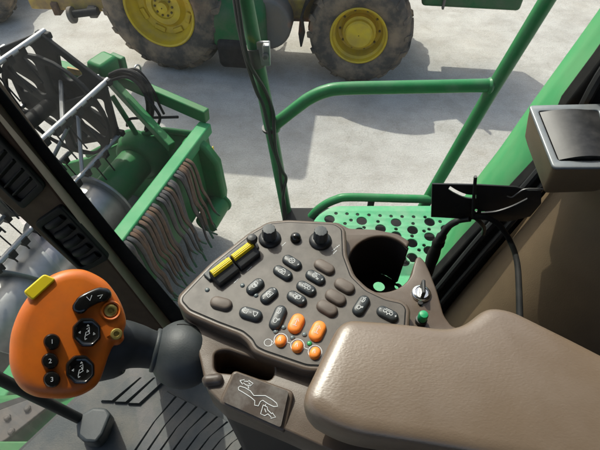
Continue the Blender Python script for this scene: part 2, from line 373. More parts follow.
# raised lip, black strip painting the groove's shade, face film
lip = [(176.5, 303), (178, 295.5), (210, 262.5), (248, 232.5), (268, 221), (288, 219), (336, 221.5), (346, 228), (347.5, 255), (355, 275), (368, 287.5), (386, 296), (404, 300), (411, 308), (410, 325), (408, 345), (330, 372), (306, 371), (262, 356), (252, 351), (248, 343), (240, 336), (216, 327), (186, 314)]
lipo = [onz(x, y, Zp) for x, y in lip]
lipr = round_poly(lipo, .007, 4)
b = MB(); b.prism([V((p.x, p.y, Zb - .006)) for p in lipr], V((0, 0, Zp - Zb + .006))); b.build('panel_rim', 'taupe', con, bevel=.0035)
flat = [V((p.x, p.y, 0)) for p in lipo]
gro = round_poly(offset(flat, .0056), .004, 3)
b = MB(); b.loft([[V((p.x, p.y, Zp - .002)) for p in gro], [V((p.x, p.y, Zp + .0004)) for p in gro]]); b.build('groove_shade', 'rubber', con)
fac = round_poly(offset(flat, .0072), .004, 3)
Zf = Zp + .0012
b = MB(); b.plate(fac, [], (0, 0, Zf - .0008), XYZ, .0016)
Zm = Zf + .0003
def P(x, y, z=Zm): return onz(x, y, z)
# printed marks on the film (second material of the same part)
def ring(mb, c, r, w, mi=1, n=28):
    mb.ribbon([c + V((r * math.cos(2 * PI * i / n), r * math.sin(2 * PI * i / n), 0)) for i in range(n + 1)], w, ZUP, mi)
W = .0008
for (x, y) in [(280.8, 339.5), (297.5, 345.3), (315, 351.7)]: ring(b, P(x, y), .0075, W)
b.ribbon([P(287.2, 342), P(291.5, 343.6)], W, ZUP, 1); b.ribbon([P(304, 347.6), P(308.8, 349.5)], W, ZUP, 1)
ring(b, P(268, 342.5), .0042, W * .8); b.ribbon([P(271, 340), P(274, 343), P(270, 346)], W * .8, ZUP, 1)
for (x0, y0, x1, y1) in [(282, 246, 286, 242), (332, 251, 340, 244.5), (247, 271, 252, 266), (234, 283, 239, 278), (333, 254, 337, 250)]:
    n = 5
    for i in range(n):
        a = P(x0 + (x1 - x0) * i / n, y0 + (y1 - y0) * i / n); c = P(x0 + (x1 - x0) * (i + .7) / n, y0 + (y1 - y0) * (i + .7) / n)
        b.ribbon([a, c], .0014 if i % 2 else .001, ZUP, 1)
b.build('switch_panel', ['face', 'white'], con)

def pill(a, c, r, h, mb, z0=Zf - .0005):
    a = V((a.x, a.y, z0)); c = V((c.x, c.y, z0)); rings = []
    for (ins, zz) in [(-.0004, 0), (0, h * .45), (.0006, h * .72), (.0018, h * .9), (.0035, h), ]:
        rings.append([p + V((0, 0, zz)) for p in stadium(a, c, max(r - ins, .0008))])
    mb.loft(rings)
def arcp(cx, cy, rx, ry, a0, a1, n=9): return [(cx + rx * math.cos(R(a0 + (a1 - a0) * k / n)), cy + ry * math.sin(R(a0 + (a1 - a0) * k / n))) for k in range(n + 1)]
PLUS = [[(.80, 0), (1.0, 0)], [(.90, -.35), (.90, .35)]]; MINUS = [[(-1.0, 0), (-.80, 0)]]
GL = {   # little white icons: strokes in the button's own (along, across) axes, -1..1
 'fan': [arcp(0, 0, .34, .9, 0, 360, 14), [(-.2, -.5), (.2, .5)], [(-.2, .5), (.2, -.5)], arcp(0, 0, .08, .2, 0, 360, 6)] + PLUS + MINUS,
 'box': [[(-.42, -.8), (.42, -.8), (.34, .1), (.1, .8), (-.1, .8), (-.34, .1), (-.42, -.8)], [(-.34, .1), (.34, .1)], [(0, -.6), (0, -.1)], [(-.2, -.4), (.2, -.4)]] + PLUS + MINUS,
 'drum': [arcp(-.1, 0, .26, .7, 0, 360, 12), arcp(-.1, 0, .12, .3, 0, 360, 8), [(.16, 0), (.5, -.75)], [(.5, -.75), (.5, -.2)], [(.5, -.75), (.26, -.72)], [(-.4, .9), (.4, .9)]] + PLUS + MINUS,
 'wave': [arcp(-.36, .1, .17, .55, 180, 360, 6), arcp(0, .1, .17, .55, 180, 360, 6), arcp(.36, .1, .17, .55, 180, 360, 6), [(-.55, .4), (.55, .4)], [(-.4, .8), (.4, .8)], [(0, -.9), (0, -.5)]] + PLUS + MINUS,
 'grain': [arcp(-.25, -.1, .18, .5, 0, 360, 10), arcp(.25, .1, .18, .5, 0, 360, 10), [(-.45, .8), (.45, .8)], [(0, -.8), (0, .6)], [(-.12, -.5), (0, -.85), (.12, -.5)]] + PLUS + MINUS,
 'two': [[(-.85, .5), (-.85, -.2), (-.6, -.6), (-.35, -.6), (-.25, .5), (-.85, .5)], arcp(-.7, .62, .09, .25, 0, 360, 8), [(.2, .5), (.8, .5)], [(.3, .5), (.4, -.5), (.7, -.5), (.75, .5)], [(.5, -.5), (.62, -.85)], [(-.1, 0), (.1, 0)]],
 'hare': [arcp(-.5, .15, .24, .45, 0, 360, 10), [(-.35, -.2), (-.2, -.8)], [(-.45, -.25), (-.32, -.85)], arcp(.5, .2, .3, .45, 180, 360, 8), [(.2, .2), (.8, .2)], [(.3, .2), (.25, .6)], [(.7, .2), (.75, .6)], [(.8, .1), (.92, -.2)]],
 'arrow': [[(-.45, 0), (.35, 0)], [(.15, .5), (.5, 0), (.15, -.5)], [(-.45, -.5), (-.45, .5)]],
 'dash': [[(-.35, -.2), (.35, .3)], [(-.2, .5), (.3, .5)]],
}
def icon(mb, kind, c, d, L, Wd, z, w=.0007):
    d = d.normalized(); q = V((-d.y, d.x, 0))
    for st in GL[kind]:
        mb.ribbon([V((c.x, c.y, z)) + d * (x * L) + q * (y * Wd) for x, y in st], w, ZUP, 1)
def button(x, y, ang, lpx, wpx, m, glyph=None, label=None):
    ca, sa = math.cos(R(ang)), math.sin(R(ang)); h = .006
    c0 = P(x, y + 3.0); e = P(x + ca * lpx / 2, y + 3.0 + sa * lpx / 2); d = (e - c0); d.z = 0; L = d.length; u = d.normalized()
    r = wpx * .00122 / 2
    if L - r < .0012: L = r + .0012
    mb = MB(); pill(c0 - u * (L - r), c0 + u * (L - r), r, h, mb)
    if glyph: icon(mb, glyph, c0, u, L * .80, r * .62, Zf - .0005 + h + .00025, .00062)
    o = mb.build('button', [m, 'white'], con)
    if label: o['label'] = label
BT = [(292, 260, 32, 20.5, 11.5, 'darkbutton', 'fan', 'dark grey button nearest the round black button'), (282.8, 270.5, 32, 20.5, 11.5, 'darkbutton', 'box', None),
      (315.3, 275, 30, 21, 11.5, 'darkbutton', 'drum', None), (306.2, 286, 30, 21, 11.5, 'darkbutton', 'wave', None), (296.7, 296, 30, 21, 11.5, 'darkbutton', 'grain', None),
      (255.3, 284, -41, 19.5, 11.5, 'darkbutton', 'grain', None), (269.2, 293, -41, 19.5, 11.5, 'darkbutton', 'box', None),
      (250.8, 311.5, 16, 23.5, 12, 'darkbutton', 'two', None), (278, 315, -67, 25, 12, 'darkbutton', 'hare', None),
      (361.1, 303, -58, 21, 11.5, 'darkbutton', 'hare', None), (387.3, 311.5, 27, 23.5, 11.5, 'darkbutton', 'wave', None),
      (324.3, 264.5, 30, 22, 12.5, 'blank', None, 'plain taupe blanking button'), (344.4, 283.6, 30, 22, 13, 'blank', None, 'plain taupe blanking button'), (335.5, 295, 30, 22.5, 13, 'blank', None, 'plain taupe blanking button'),
      (327, 305.8, 30, 22.5, 13, 'blank', None, 'plain taupe blanking button'), (221.3, 301, 15, 22, 12.5, 'blank', None, 'plain taupe blanking button'),
      (296.3, 321, -64, 20, 13, 'orangebutton', 'arrow', 'orange oval button'), (317.5, 328.5, -64, 20.5, 13, 'orangebutton', 'arrow', 'orange oval button'),
      (280.8, 338.3, -62, 11.5, 9.6, 'orangebutton', 'dash', 'small round orange button'), (297.5, 344.1, -62, 11.5, 9.6, 'orangebutton', 'dash', 'small round orange button'), (315, 350.5, -62, 11.5, 9.6, 'orangebutton', 'dash', 'small round orange button')]
for a in BT: button(*a)
for (x, y) in [(242.5, 285.5), (256, 295.5), (275.8, 331.7), (283.7, 327.5), (292.5, 337.8), (304.5, 334.7), (207.3, 290)]:
    MB().lathe([(.0029, 0), (.0029, .0008), (.0022, .0016), (.0008, .002)], P(x, y, Zf - .0002), ZUP, 16).build('indicator_light', 'led', con)
o = MB().lathe([(.0029, 0), (.0029, .0008), (.0022, .0016), (.0008, .002)], P(309.5, 343.7, Zf - .0002), ZUP, 16).build('indicator_light', 'greenled', con); o['label'] = 'green indicator light'
MB().lathe([(.0072, 0), (.0072, .003), (.0064, .0062), (.004, .0085), (.001, .0092)], P(295.6, 239, Zf), ZUP, 24).build('push_knob', 'glossblack', con)
for (x, y) in [(269.8, 239), (320.3, 241)]:
    k = MB(); k.lathe([(.0150, 0), (.0150, .002), (.0128, .0046), (.0095, .006)], P(x, y, Zf), ZUP, 32); ko = k.build('knob', 'black', con)
    k = MB(); n = 40; rings = []
    for (rr, hh) in [(.0095, .005), (.0088, .019), (.008, .0215), (.0062, .0218)]:
        rings.append([P(x, y, Zf) + V((math.cos(2 * PI * i / n) * rr * (1 + (.035 if i % 4 < 2 else -.03)), math.sin(2 * PI * i / n) * rr * (1 + (.035 if i % 4 < 2 else -.03)), hh)) for i in range(n)])
    k.loft(rings); k.build('knob_cap', 'boot', ko)
# small lever knob next to the yellow rockers
k = MB(); k.lathe([(.0075, 0), (.007, .003), (.0035, .004), (.0032, .012), (.0064, .014), (.0072, .0185), (.0055, .022), (.002, .0232)], P(253.2, 247.5, Zf), ZUP, 24); k.build('lever_knob', 'black', con)
# throttle rockers in a black housing
A0, A1 = P(206, 277, Zf), P(247, 246, Zf); ex = (A1 - A0).normalized(); ey = V((ex.y, -ex.x, 0)); ez = ZUP
HL = (A1 - A0).length
def hb(mb, u0, u1, v0, v1, h0a, h1a, mi=0):  # block with a sloping top (v0 side height h0a, v1 side h1a)
    pts = [(u0, v0), (u1, v0), (u1, v1), (u0, v1)]; hs = [h0a, h0a, h1a, h1a]
    bt = [A0 + ex * u + ey * v for u, v in pts]
    mb.add([p - ez * .0005 for p in bt] + [p + ez * h for p, h in zip(bt, hs)], [(3, 2, 1, 0), (4, 5, 6, 7), (0, 1, 5, 4), (1, 2, 6, 5), (2, 3, 7, 6), (3, 0, 4, 7)], mi)
h_ = MB(); hb(h_, -.001, HL * .49, -.004, .009, .0042, .0042); hb(h_, HL * .53, HL * 1.0, -.004, .009, .0042, .0042); h_.build('lever_base', 'boot', con, bevel=.0015)
for i, (u0, u1) in enumerate([(.002, HL * .505), (HL * .525, HL * 1.03)]):
    r_ = MB(); hb(r_, u0, u1, .005, .0255, .0150, .008); ro = r_.build('rocker_lever', 'black', con, bevel=.002)
    y_ = MB(); L_ = u1 - u0
    prof = [(.0, .0145), (.001, .0168), (.0028, .0176), (.0031, .0171), (.0046, .0175), (.0049, .0169), (.0064, .0169), (.0067, .0162), (.0082, .0158), (.0092, .0135)]
    ra = [A0 + ex * (u0 + .0015) + ey * (.006 + v) + ez * h for v, h in prof]; rb = [p + ex * (L_ - .003) for p in ra]
    base_a = [ra[0] - ez * .006, *ra, ra[-1] - ez * .004]; base_b = [rb[0] - ez * .006, *rb, rb[-1] - ez * .004]
    y_.loft([base_a, base_b]); y_.build('yellow_cap', 'yellow', ro, bevel=.0003)
    for q in range(4):
        g_ = None
# cup holder: open-sided dark cup with a part-open bottom
cc = onz(381, 264, Zb); cr = .5 * ((onz(414, 264, Zb) - cc).length + (onz(381, 236, Zb) - cc).length)
ar = [onz(x, y, Zb) for x, y in arc]
cw = MB()
inn = [V((p.x, p.y, 0)) for p in ar]
def outw(p, d): q = p - V((cc.x, cc.y, 0)); q.z = 0; return p + q.normalized() * d
cw.loft([[outw(p, -.0005) + V((0, 0, Zb - .004)) for p in inn] + [outw(p, .003) + V((0, 0, Zb - .004)) for p in inn[::-1]],
         [outw(p, -.004) + V((0, 0, Zb - .085)) for p in inn] + [outw(p, .001) + V((0, 0, Zb - .085)) for p in inn[::-1]]])
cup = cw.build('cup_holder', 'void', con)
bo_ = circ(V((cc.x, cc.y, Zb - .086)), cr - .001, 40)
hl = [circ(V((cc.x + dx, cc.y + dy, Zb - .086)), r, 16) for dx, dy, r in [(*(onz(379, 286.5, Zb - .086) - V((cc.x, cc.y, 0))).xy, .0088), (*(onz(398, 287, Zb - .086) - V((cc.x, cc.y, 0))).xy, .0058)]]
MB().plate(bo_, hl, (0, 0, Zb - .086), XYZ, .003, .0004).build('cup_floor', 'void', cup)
# key switch and green plug
kc = P(421, 294, Zb); ks = MB(); ks.lathe([(.0125, 0), (.0125, .002), (.0108, .0042), (.0085, .0048), (.0080, .0036), (.004, .0036)], kc, ZUP, 36); kso = ks.build('key_switch', 'chrome', con)
kd = (P(421, 281, Zb) - P(421.5, 300, Zb)).normalized(); kq = V((-kd.y, kd.x, 0))
kk = MB(); kk.box(kc + V((0, 0, .011)), (.0045, .02, .015), (kq, kd, ZUP)); kk.build('key_handle', 'black', kso, bevel=.0016)
gp = MB(); gp.lathe([(.0058, 0), (.0064, .006), (.0046, .0062), (.0046, .013), (.0052, .0135), (.0052, .0195), (.0035, .0215)], P(421, 322, Zb), ZUP, 20, mi=0); gp.m = [0] * len(gp.m)
gpo = MB().lathe([(.0068, 0), (.0068, .007), (.005, .0075)], P(420.5, 322, Zb), ZUP, 20).build('plug_socket', 'black', con)
MB().lathe([(.005, .0065), (.0056, .009), (.0058, .017), (.0048, .0195), (.002, .0205)], P(420.5, 322, Zb), ZUP, 20).build('green_plug', 'greenplastic', gpo)
MB().lathe([(.003, 0), (.003, .003)], P(420, 303.5, Zb), ZUP, 12).build('indicator_light', 'black', con)
# label plate on a tilted pad at the front edge
lp = [at(236, 373, .491), at(289, 392, .477), at(281, 428, .461), at(223, 402, .476)]
n_ = (lp[1] - lp[0]).cross(lp[3] - lp[0]).normalized()
if n_.dot(CAM - lp[0]) < 0: n_ = -n_
pad = MB(); pad.prism(round_poly([lp[i] + (lp[i] - (lp[0] + lp[1] + lp[2] + lp[3]) / 4) * .16 - n_ * .001 for i in range(4)], .006), -n_ * .03); pad.build('label_pad', 'taupe', con, bevel=.003)
pl = MB(); pl.prism(round_poly([p + n_ * .0005 for p in lp], .003), n_ * .0028)
def LP(s, t):   # plate coordinates 0..1
    return lp[0].lerp(lp[1], s).lerp(lp[3].lerp(lp[2], s), t) + n_ * .0036
LN = [[(.15, .42), (.17, .36), (.26, .35), (.36, .38), (.44, .47), (.5, .43), (.62, .35), (.74, .38), (.83, .43), (.86, .5), (.8, .55), (.7, .54), (.6, .5), (.57, .56), (.56, .7), (.5, .72), (.48, .6), (.4, .55), (.25, .5), (.17, .48), (.15, .42)],
      [(.13, .2), (.2, .12), (.2, .17), (.27, .14), (.27, .1), (.36, .14), (.33, .24), (.26, .26), (.2, .23), (.2, .28), (.13, .2)],
      [(.63, .62), (.63, .88), (.7, .88), (.74, .8), (.8, .84), (.8, .88), (.87, .8), (.8, .72), (.8, .76), (.72, .7), (.7, .63), (.63, .62)]]
for st in LN: pl.ribbon([LP(x * 1.02, y) for x, y in st], .0008, n_, 1)
for st in [[(.3, .27), (.33, .33)], [(.68, .57), (.68, .62)], [(.29, .17), (.33, .2)], [(.68, .7), (.72, .78)]]: pl.ribbon([LP(x, y) for x, y in st], .0008, n_, 1)
pl.build('label_plate', ['labelplate', 'white'], con, bevel=.0006)
# slot nub beside the boot
nb = MB(); nb.loft([[p + V((0, 0, z)) for p in offset(stadium(P(208, 381, Zb), P(218, 380, Zb), .006), i)] for z, i in [(-.004, 0), (.004, 0), (.007, .002), (.008, .005)]]); nb.build('slot_boss', 'labelplate', con)

# ------------------------------------------------------------------ armrest
Za = 3.405
ao = [(297, 405), (341, 316), (400, 320), (458, 327.5), (488, 304), (512, 307), (600, 350), (720, 415), (760, 520), (650, 500), (560, 470), (450, 449), (345, 432)]
aw = round_poly([onz(x, y, Za) for x, y in ao], [.02, .016, .03, .03, .024, .03, .05, .05, .05, .03, .03, .03, .03], 8)
rings = []
for z, i in [(-.075, .012), (-.06, .006), (-.04, .002), (-.020, 0), (-.009, .0006), (-.0045, .002), (-.0018, .0045), (0, .0085), (.0012, .0145)]:
    rings.append([V((p.x, p.y, Za + z)) for p in offset(aw, i)])
a_ = MB(); a_.loft(rings)
tag(a_.build('armrest', 'leather', sharp=70), 'padded taupe leather armrest with pebbled grain behind the button console', 'armrest')

# ------------------------------------------------------------------ joystick
jc = at(68, 334, .455); jn = (CAM - jc).normalized(); jn = (jn + V((.10, -.02, .10))).normalized()
joy = thing('joystick', 'orange multifunction joystick with black buttons rising from a round grey boot', 'joystick', onz(187, 352, 3.3))
JO = [(9, 352), (10.5, 335), (15, 320), (21, 307), (30, 294), (42, 281.5), (52, 274.5), (64, 270), (76, 268.6), (88, 270.5), (104, 279), (114, 290), (121, 302), (125.5, 314), (126.5, 324), (124, 332), (124.5, 339), (120, 344.5), (114, 346), (109, 356), (105, 368), (100, 381), (93, 389), (80, 396), (66, 398.8), (50, 398.8), (34, 396.5), (21, 389), (13, 377), (9.5, 365)]
jo = catmull([onp(x, y, jc, jn) for x, y in JO], 4, True)
jcen = sum(jo, V()) / len(jo)
jx, jy, jz = frame_from(jn)
def jins(d):
    loc = [V(((p - jc).dot(jx), (p - jc).dot(jy), 0)) for p in jo]
    return [jc + jx * q.x + jy * q.y for q in offset(loc, d)]
hd = MB(); hd.loft([[p + jn * h for p in jins(i)] for h, i in [(-.016, .001), (-.012, -.0003), (-.004, 0), (.002, .0015), (.0055, .0042), (.0075, .0085), (.0082, .0125)]])
head = hd.build('joystick_head', 'orange', joy, sharp=60)
bk = MB(); bk.loft([[p - jn * h for p in jins(i)] for h, i in [(.0155, .0008), (.024, .0005), (.034, .005), (.04, .012)]]); bk.build('head_back', 'grip', joy, sharp=60)
ft = jc + jn * .0083
def JP(x, y, h=0): return onp(x, y, ft + jn * h, jn)
def jblob(mb, outline, hs):
    cen = sum(outline, V()) / len(outline)
    mb.loft([[cen + (p - cen) * sc + jn * h for p in outline] for sc, h in hs])
def jicon(mb, strokes, c, s, h, w=.0007):
    for st in strokes: mb.ribbon([c + jx * (x * s) + jy * (y * s) + jn * h for x, y in st], w, jn, 1)
HS = [(1, -.001), (1, .0028), (.95, .0046), (.82, .006), (.5, .0064)]
OCT = [[(-.15, -.55), (-.1, 0), (.2, .1), (.15, .5), (-.1, .3)], [(-.05, -.3), (.25, -.1), (.05, .25)], [(-.75, -.05), (-.6, .1), (-.6, -.1), (-.75, -.05)], [(.75, -.15), (.6, .0), (.6, -.25), (.75, -.15)], [(0, .75), (.12, .62), (-.08, .6), (0, .75)], [(-.1, -.72), (.05, -.62), (-.15, -.6), (-.1, -.72)]]
for (x, y, r) in [(86.5, 332.5, 15.5), (80, 369.5, 15.5)]:
    mb = MB(); o_ = [JP(x + r * math.cos(R(22 + 45 * i)), y + r * 1.0 * math.sin(R(22 + 45 * i))) for i in range(8)]
    jblob(mb, round_poly(o_, .002, 2), [(1, -.001), (1, .004), (.93, .0062), (.84, .0066), (.78, .0056), (.55, .005)])
    jicon(mb, OCT, JP(x, y), .0100, .0072, .0006); o = mb.build('joystick_button', ['glossblack', 'white'], joy); o['label'] = 'black octagonal button'
for (x, y, t) in [(52, 341.8, '1'), (50, 361, '2'), (51.8, 379.2, '3')]:
    mb = MB(); o_ = [JP(x + 8.8 * math.cos(R(15 * i)), y + 8.2 * math.sin(R(15 * i))) for i in range(24)]
    jblob(mb, o_, HS); rot = R(8); mb.text(t, JP(x, y) + jn * .0067, (jx * math.cos(rot) + jy * math.sin(rot), jy * math.cos(rot) - jx * math.sin(rot), jn), .006, 1)
    o = mb.build('joystick_button', ['glossblack', 'white'], joy); o['label'] = 'small round black button marked ' + t
mb = MB(); ctr = [JP(80, 307), JP(84, 302.5), JP(91, 298.5), JP(99, 295.2), JP(104, 295)]
sp = catmull(ctr, 4); rad = []
n = len(sp)
for p in range(n): rad.append(.0078 if 2 < p < n - 3 else .0072)
mb2 = []
up_ = []; dn_ = []
for i in range(n):
    t = (sp[min(i + 1, n - 1)] - sp[max(i - 1, 0)]).normalized(); q = jn.cross(t); up_.append(sp[i] + q * rad[i]); dn_.append(sp[i] - q * rad[i])
t0 = (sp[1] - sp[0]).normalized(); t1 = (sp[-1] - sp[-2]).normalized()
e1 = [sp[-1] + t1 * (rad[-1] * math.sin(a)) + jn.cross(t1) * (rad[-1] * math.cos(a)) for a in [PI * k / 8 for k in range(1, 8)]]
e0 = [sp[0] - t0 * (rad[0] * math.sin(a)) - jn.cross(t0) * (rad[0] * math.cos(a)) for a in [PI * k / 8 for k in range(1, 8)]]
jblob(mb, up_ + e1 + dn_[::-1] + e0, HS)
jicon(mb, [[(-.5, .2), (-.2, -.1), (-.1, .35)], [(.35, .3), (.75, .45), (.55, .1)]], JP(92, 300), .012, .0068)
o = mb.build('joystick_button', ['glossblack', 'white'], joy); o['label'] = 'long curved black rocker button'
for (x, y, r) in [(110.8, 310.6, .0066), (116.3, 334, .006)]:
    s_ = MB(); s_.lathe([(r, -.001), (r, .0006), (r * .85, .0016), (r * .5, .0018), (r * .42, .0002), (r * .1, .0002)], JP(x, y), jn, 24); s_.build('screw', 'brass', joy)
q_ = MB(); q_.lathe([(.0105, -.002), (.0105, .0008), (.0092, .0022), (.0078, .0014), (.0075, -.0006)], JP(110.8, 310.6), jn, 28, cap=False); q_.build('screw_recess', 'orange', joy)
# yellow paddle on the top-left edge
yt = [onp(x, y, jc - jn * .002, jn) for x, y in [(23.5, 293), (44, 275.3), (56, 280.5), (33, 301.5)]]
yb = MB(); yb.prism(round_poly(yt, .003), jn * .012); yb.build('thumb_paddle', 'yellow', joy, bevel=.0025)
# neck and boot
bc = at(184, 354, .545); br = 33.5 * .545 / 450
nk = MB(); path = [(92, 352, .522), (106, 350, .520), (120, 346, .522), (133, 346, .528), (146, 348.5, .534), (158, 351, .539), (168, 352.5, .544), (178, 353, .546)]
nk.tube(catmull([at(*p) for p in path], 4), [.0, ][:0] or [x for x in [a0 + (a1 - a0) * k / 4 for a0, a1 in zip([.043, .041, .037, .0315, .0275, .0255, .0258], [.041, .037, .0315, .0275, .0255, .0258, .026]) for k in range(4)] + [.026]], 28, flat=.75)
nk.build('neck', 'grip', joy, sharp=70)
ax_ = (at(183, 353.5, .545) - at(140, 347.5, .531)).normalized(); bx = frame_from(ax_)
bb = MB(); bb.ball(bc, (br, br, br * .98), 40, 26, ax=bx); bt_ = bb.build('boot', 'boot', joy, sharp=80)
cl = MB(); cp_ = bc - ax_ * (br * .80); cl.lathe([(.021, -.004), (.0252, -.003), (.0256, -.001), (.0252, .002), (.021, .005)], cp_, ax_, 36); cl.build('boot_collar', 'boot', bt_, sharp=80)
seam = []
for k in range(9):
    th = R(-62 + k * 5); d = (V(CAM - bc).normalized() * .62 + V((math.sin(th) * .2 + .1, .75, .25)) ).normalized(); seam.append(bc + (d + V((.05 * k - .2, 0, 0))).normalized() * br)
MB().tube(seam, .0007, 6).build('seam', 'rubber', bt_)

# ------------------------------------------------------------------ floor, mat, lever (low at the left)
fl = MB(); flp = [(-.60, .52), (-.76, .31), (-.84, .0), (-.86, -.8), (.9, -.8), (.9, .56), (-.5, .56)]
fl.prism([V((x, y, 2.40)) for x, y in flp], V((0, 0, .085))); struct(fl.build('cab_floor', 'black'))
Zt = 2.50
mt = MB(); mo_mi = 1; mo = round_poly([V((x, y, Zt - .015)) for x, y in [(-.585, .508), (-.745, .305), (-.82, 0), (-.83, -.5), (.2, -.5), (.2, .53), (-.5, .545)]], .02)
mt.prism(mo, V((0, 0, .0145)), 0)
def slab(pts, h=.010):
    ps = [onz(x, y, Zt) for x, y in pts]; ps = [V((p.x, p.y, Zt - .001)) for p in ps]
    if abs(area2(ps)) < 1e-6: return
    mt.loft([ps, [p + V((0, 0, h * .7)) for p in offset(ps, .001)], [p + V((0, 0, h)) for p in offset(ps, .003)]])
rows = [[(101 + k, 402 + k * .1), (113 + k, 402.5 + k * .1), (142.5 + k, 378), (131 + k, 376)] for k in (0, 13.5, 27)]
for r_ in rows: slab(r_)
x0 = 126
for i in range(9):
    a = i * 11.5
    slab([(112 + a, 470 + i), (122.4 + a, 471 + i), (154.6 + a * .96, 424 + i * 3), (177 + a * .9, 397 + i * 5), (167.6 + a * .9, 391.5 + i * 5), (145 + a * .96, 418 + i * 3)])
tag(mt.build('floor_mat', 'mat', sharp=50), 'grey ribbed rubber floor mat below the orange joystick', 'floor mat')
lv = thing('floor_lever', 'black moulded block on the floor mat with a slanted black rod', 'floor lever', onz(100, 425, Zt))
bl = MB(); bpts = [(76, 425), (80, 415), (93, 407), (106, 408), (111, 414), (103, 434), (96, 443), (84, 442), (77, 436)]
bl.loft([[onz(x * .96 + 9, y * .98 + 14, Zt + .002) for x, y in bpts], [onz(x, y, Zt + .12) for x, y in bpts]]); bl.build('lever_block', 'boot', lv, bevel=.008)
rd = MB(); rd.tube([at(-40, 357, .8), at(0, 379, .92), at(50, 404, 1.06), at(96, 427, 1.19)], .0125, 14); rd.build('rod', 'black', lv)

# ------------------------------------------------------------------ cab: front corner pillar with two vents
PY = .55
pil = thing('corner_pillar', 'brown front corner post with two black louvred air vents', 'cab pillar', V((-.45, PY, 2.5)))
def Y(x, y, d=0): return ony(x, y, PY + d)
pf = [Y(-24, 52), Y(0, 87), Y(4, 100), Y(155, 318), Y(190, 372), Y(158, 384), Y(79, 271), Y(0, 199), Y(-66, 130)]
# main post: front face carries the vents, a lip coloured paler for skylight runs up its outer edge
faceL = [(-70, 128), (0, 200), (79, 272), (160, 372)]
faceR = [(-70, 32), (0, 121), (88, 233), (137, 295), (190, 362)]
p_ = MB(); p_.prism([Y(*q) for q in faceL] + [Y(*q) for q in faceR[::-1]], V((-.012, .07, 0))); p_.build('pillar_cover', 'pillar', pil, bevel=.006)
lipL = [(-70, 33), (0, 122), (88, 234), (137, 296), (190, 363)]; lipR = [(-70, 18), (0, 107), (101, 234), (150, 296), (203, 363)]
p_ = MB(); p_.prism([Y(x, y, -.002) for x, y in lipL] + [Y(x, y, .03) for x, y in lipR[::-1]], V((-.01, .03, 0))); p_.build('edge_strip', 'strip', pil, bevel=.004)
s0 = [(-70, 18.5), (0, 107.5), (101, 234.5), (150, 296.5), (203, 363)]; s1 = [(-70, -3), (0, 86), (88, 198), (117, 234), (169, 296), (226, 363)]
p_ = MB(); p_.prism([Y(x, y, .028) for x, y in s0] + [Y(x, y, .034) for x, y in s1[::-1]], V((-.012, .012, 0))); p_.build('window_seal', 'rubber', pil, bevel=.004)
pn = V((0, -1, 0))
def vent(q, nl, along):
    c = [Y(x, y, -.003) for x, y in q]
    v_ = MB(); cen = sum(c, V()) / 4
    outer = round_poly(c, .012, 3); inner = round_poly([cen + (p - cen) * .8 for p in c], .008, 3)
    v_.plate(outer, [inner], cen, (V((1, 0, 0)), V((0, 0, 1)), pn), .012, .002); vo = v_.build('air_vent', 'ventblack', pil)
    MB().prism([p + V((0, .0028, 0)) for p in inner], V((0, -.001, 0))).build('vent_recess', 'void', vo)
    for i in range(abs(nl)):
        t = (i + .5) / abs(nl)
        a = c[0].lerp(c[3], t) if along else c[0].lerp(c[1], t); d = c[1].lerp(c[2], t) if along else c[3].lerp(c[2], t)
        a, d = a.lerp(d, .12), d.lerp(a, .12); e = (d - a).normalized()
        if nl > 0:
            pass
        MB().box((a + d) / 2 + V((0, -.001, 0)), ((d - a).length, .003, .011), frame3(e)).build('louvre', 'ventblack', vo, bevel=.001)
def frame3(e):
    ey = V((0, -1, 0)); ez = e.cross(ey).normalized(); 
    tilt = (ey * .8 + ez * .6).normalized(); return (e, e.cross(tilt).normalized(), tilt)
vent([(-14, 120), (47, 186), (24, 208), (-36, 150)], -7, False)
# lower round-finger vent
c = [Y(x, y, -.003) for x, y in [(61, 204), (110, 257), (84, 271), (35, 222)]]; cen = sum(c, V()) / 4
v_ = MB(); inner = round_poly([cen + (p - cen) * .82 for p in c], .008, 3); v_.plate(round_poly(c, .01, 3), [inner], cen, (V((1, 0, 0)), V((0, 0, 1)), pn), .012, .002); vo = v_.build('air_vent', 'ventblack', pil)
MB().prism([p + V((0, .0028, 0)) for p in inner], V((0, -.001, 0))).build('vent_recess', 'void', vo)
for i in range(5):
    t = .14 + i * .18; a = c[0].lerp(c[1], t); d = c[3].lerp(c[2], t); a, d = a.lerp(d, .24), d.lerp(a, .24)
    MB().tube(catmull([a + V((0, .001, 0)), a.lerp(d, .5) + V((0, -.005, 0)), d + V((0, .001, 0))], 4), .0085, 10).build('louvre', 'ventblack', vo)

# ------------------------------------------------------------------ cab rear frame, trim, roof
rp_o = [(640, 6), (600, 62), (567, 105), (541, 165), (465, 244), (436, 276), (395, 320)]
rp_i = [(690, 60), (650, 90), (600, 130), (547, 197), (490, 262), (442, 319), (405, 370)]
fr = MB(); o_ = [ony(x, y, .56) for x, y in rp_o]; i_ = [ony(x, y, .535) for x, y in rp_i]
fr.loft([[p for p in o_] + [p for p in i_[::-1]], [p + V((0, .025, 0)) for p in o_] + [p + V((0, .045, 0)) for p in i_[::-1]]])
fr_t = thing('window_frame', 'black rubber sealed rear window frame beside the tan trim', 'window frame', V((.4, .56, 2.5)))
fr.build('frame_post', 'rubber', fr_t, bevel=.004)
sl = MB(); sl.tube(catmull([ony(x, y, .545) for x, y in [(640, 20), (600, 76), (556, 150), (478, 240), (440, 286), (400, 335)]], 6), .007, 8); sl.build('rubber_seal', 'black', fr_t)
sl = MB(); sl.tube(catmull([ony(x, y, .532) for x, y in [(650, 76), (600, 118), (546, 182), (484, 253), (441, 303), (402, 352)]], 6), .006, 8); sl.build('rubber_seal', 'black', fr_t)
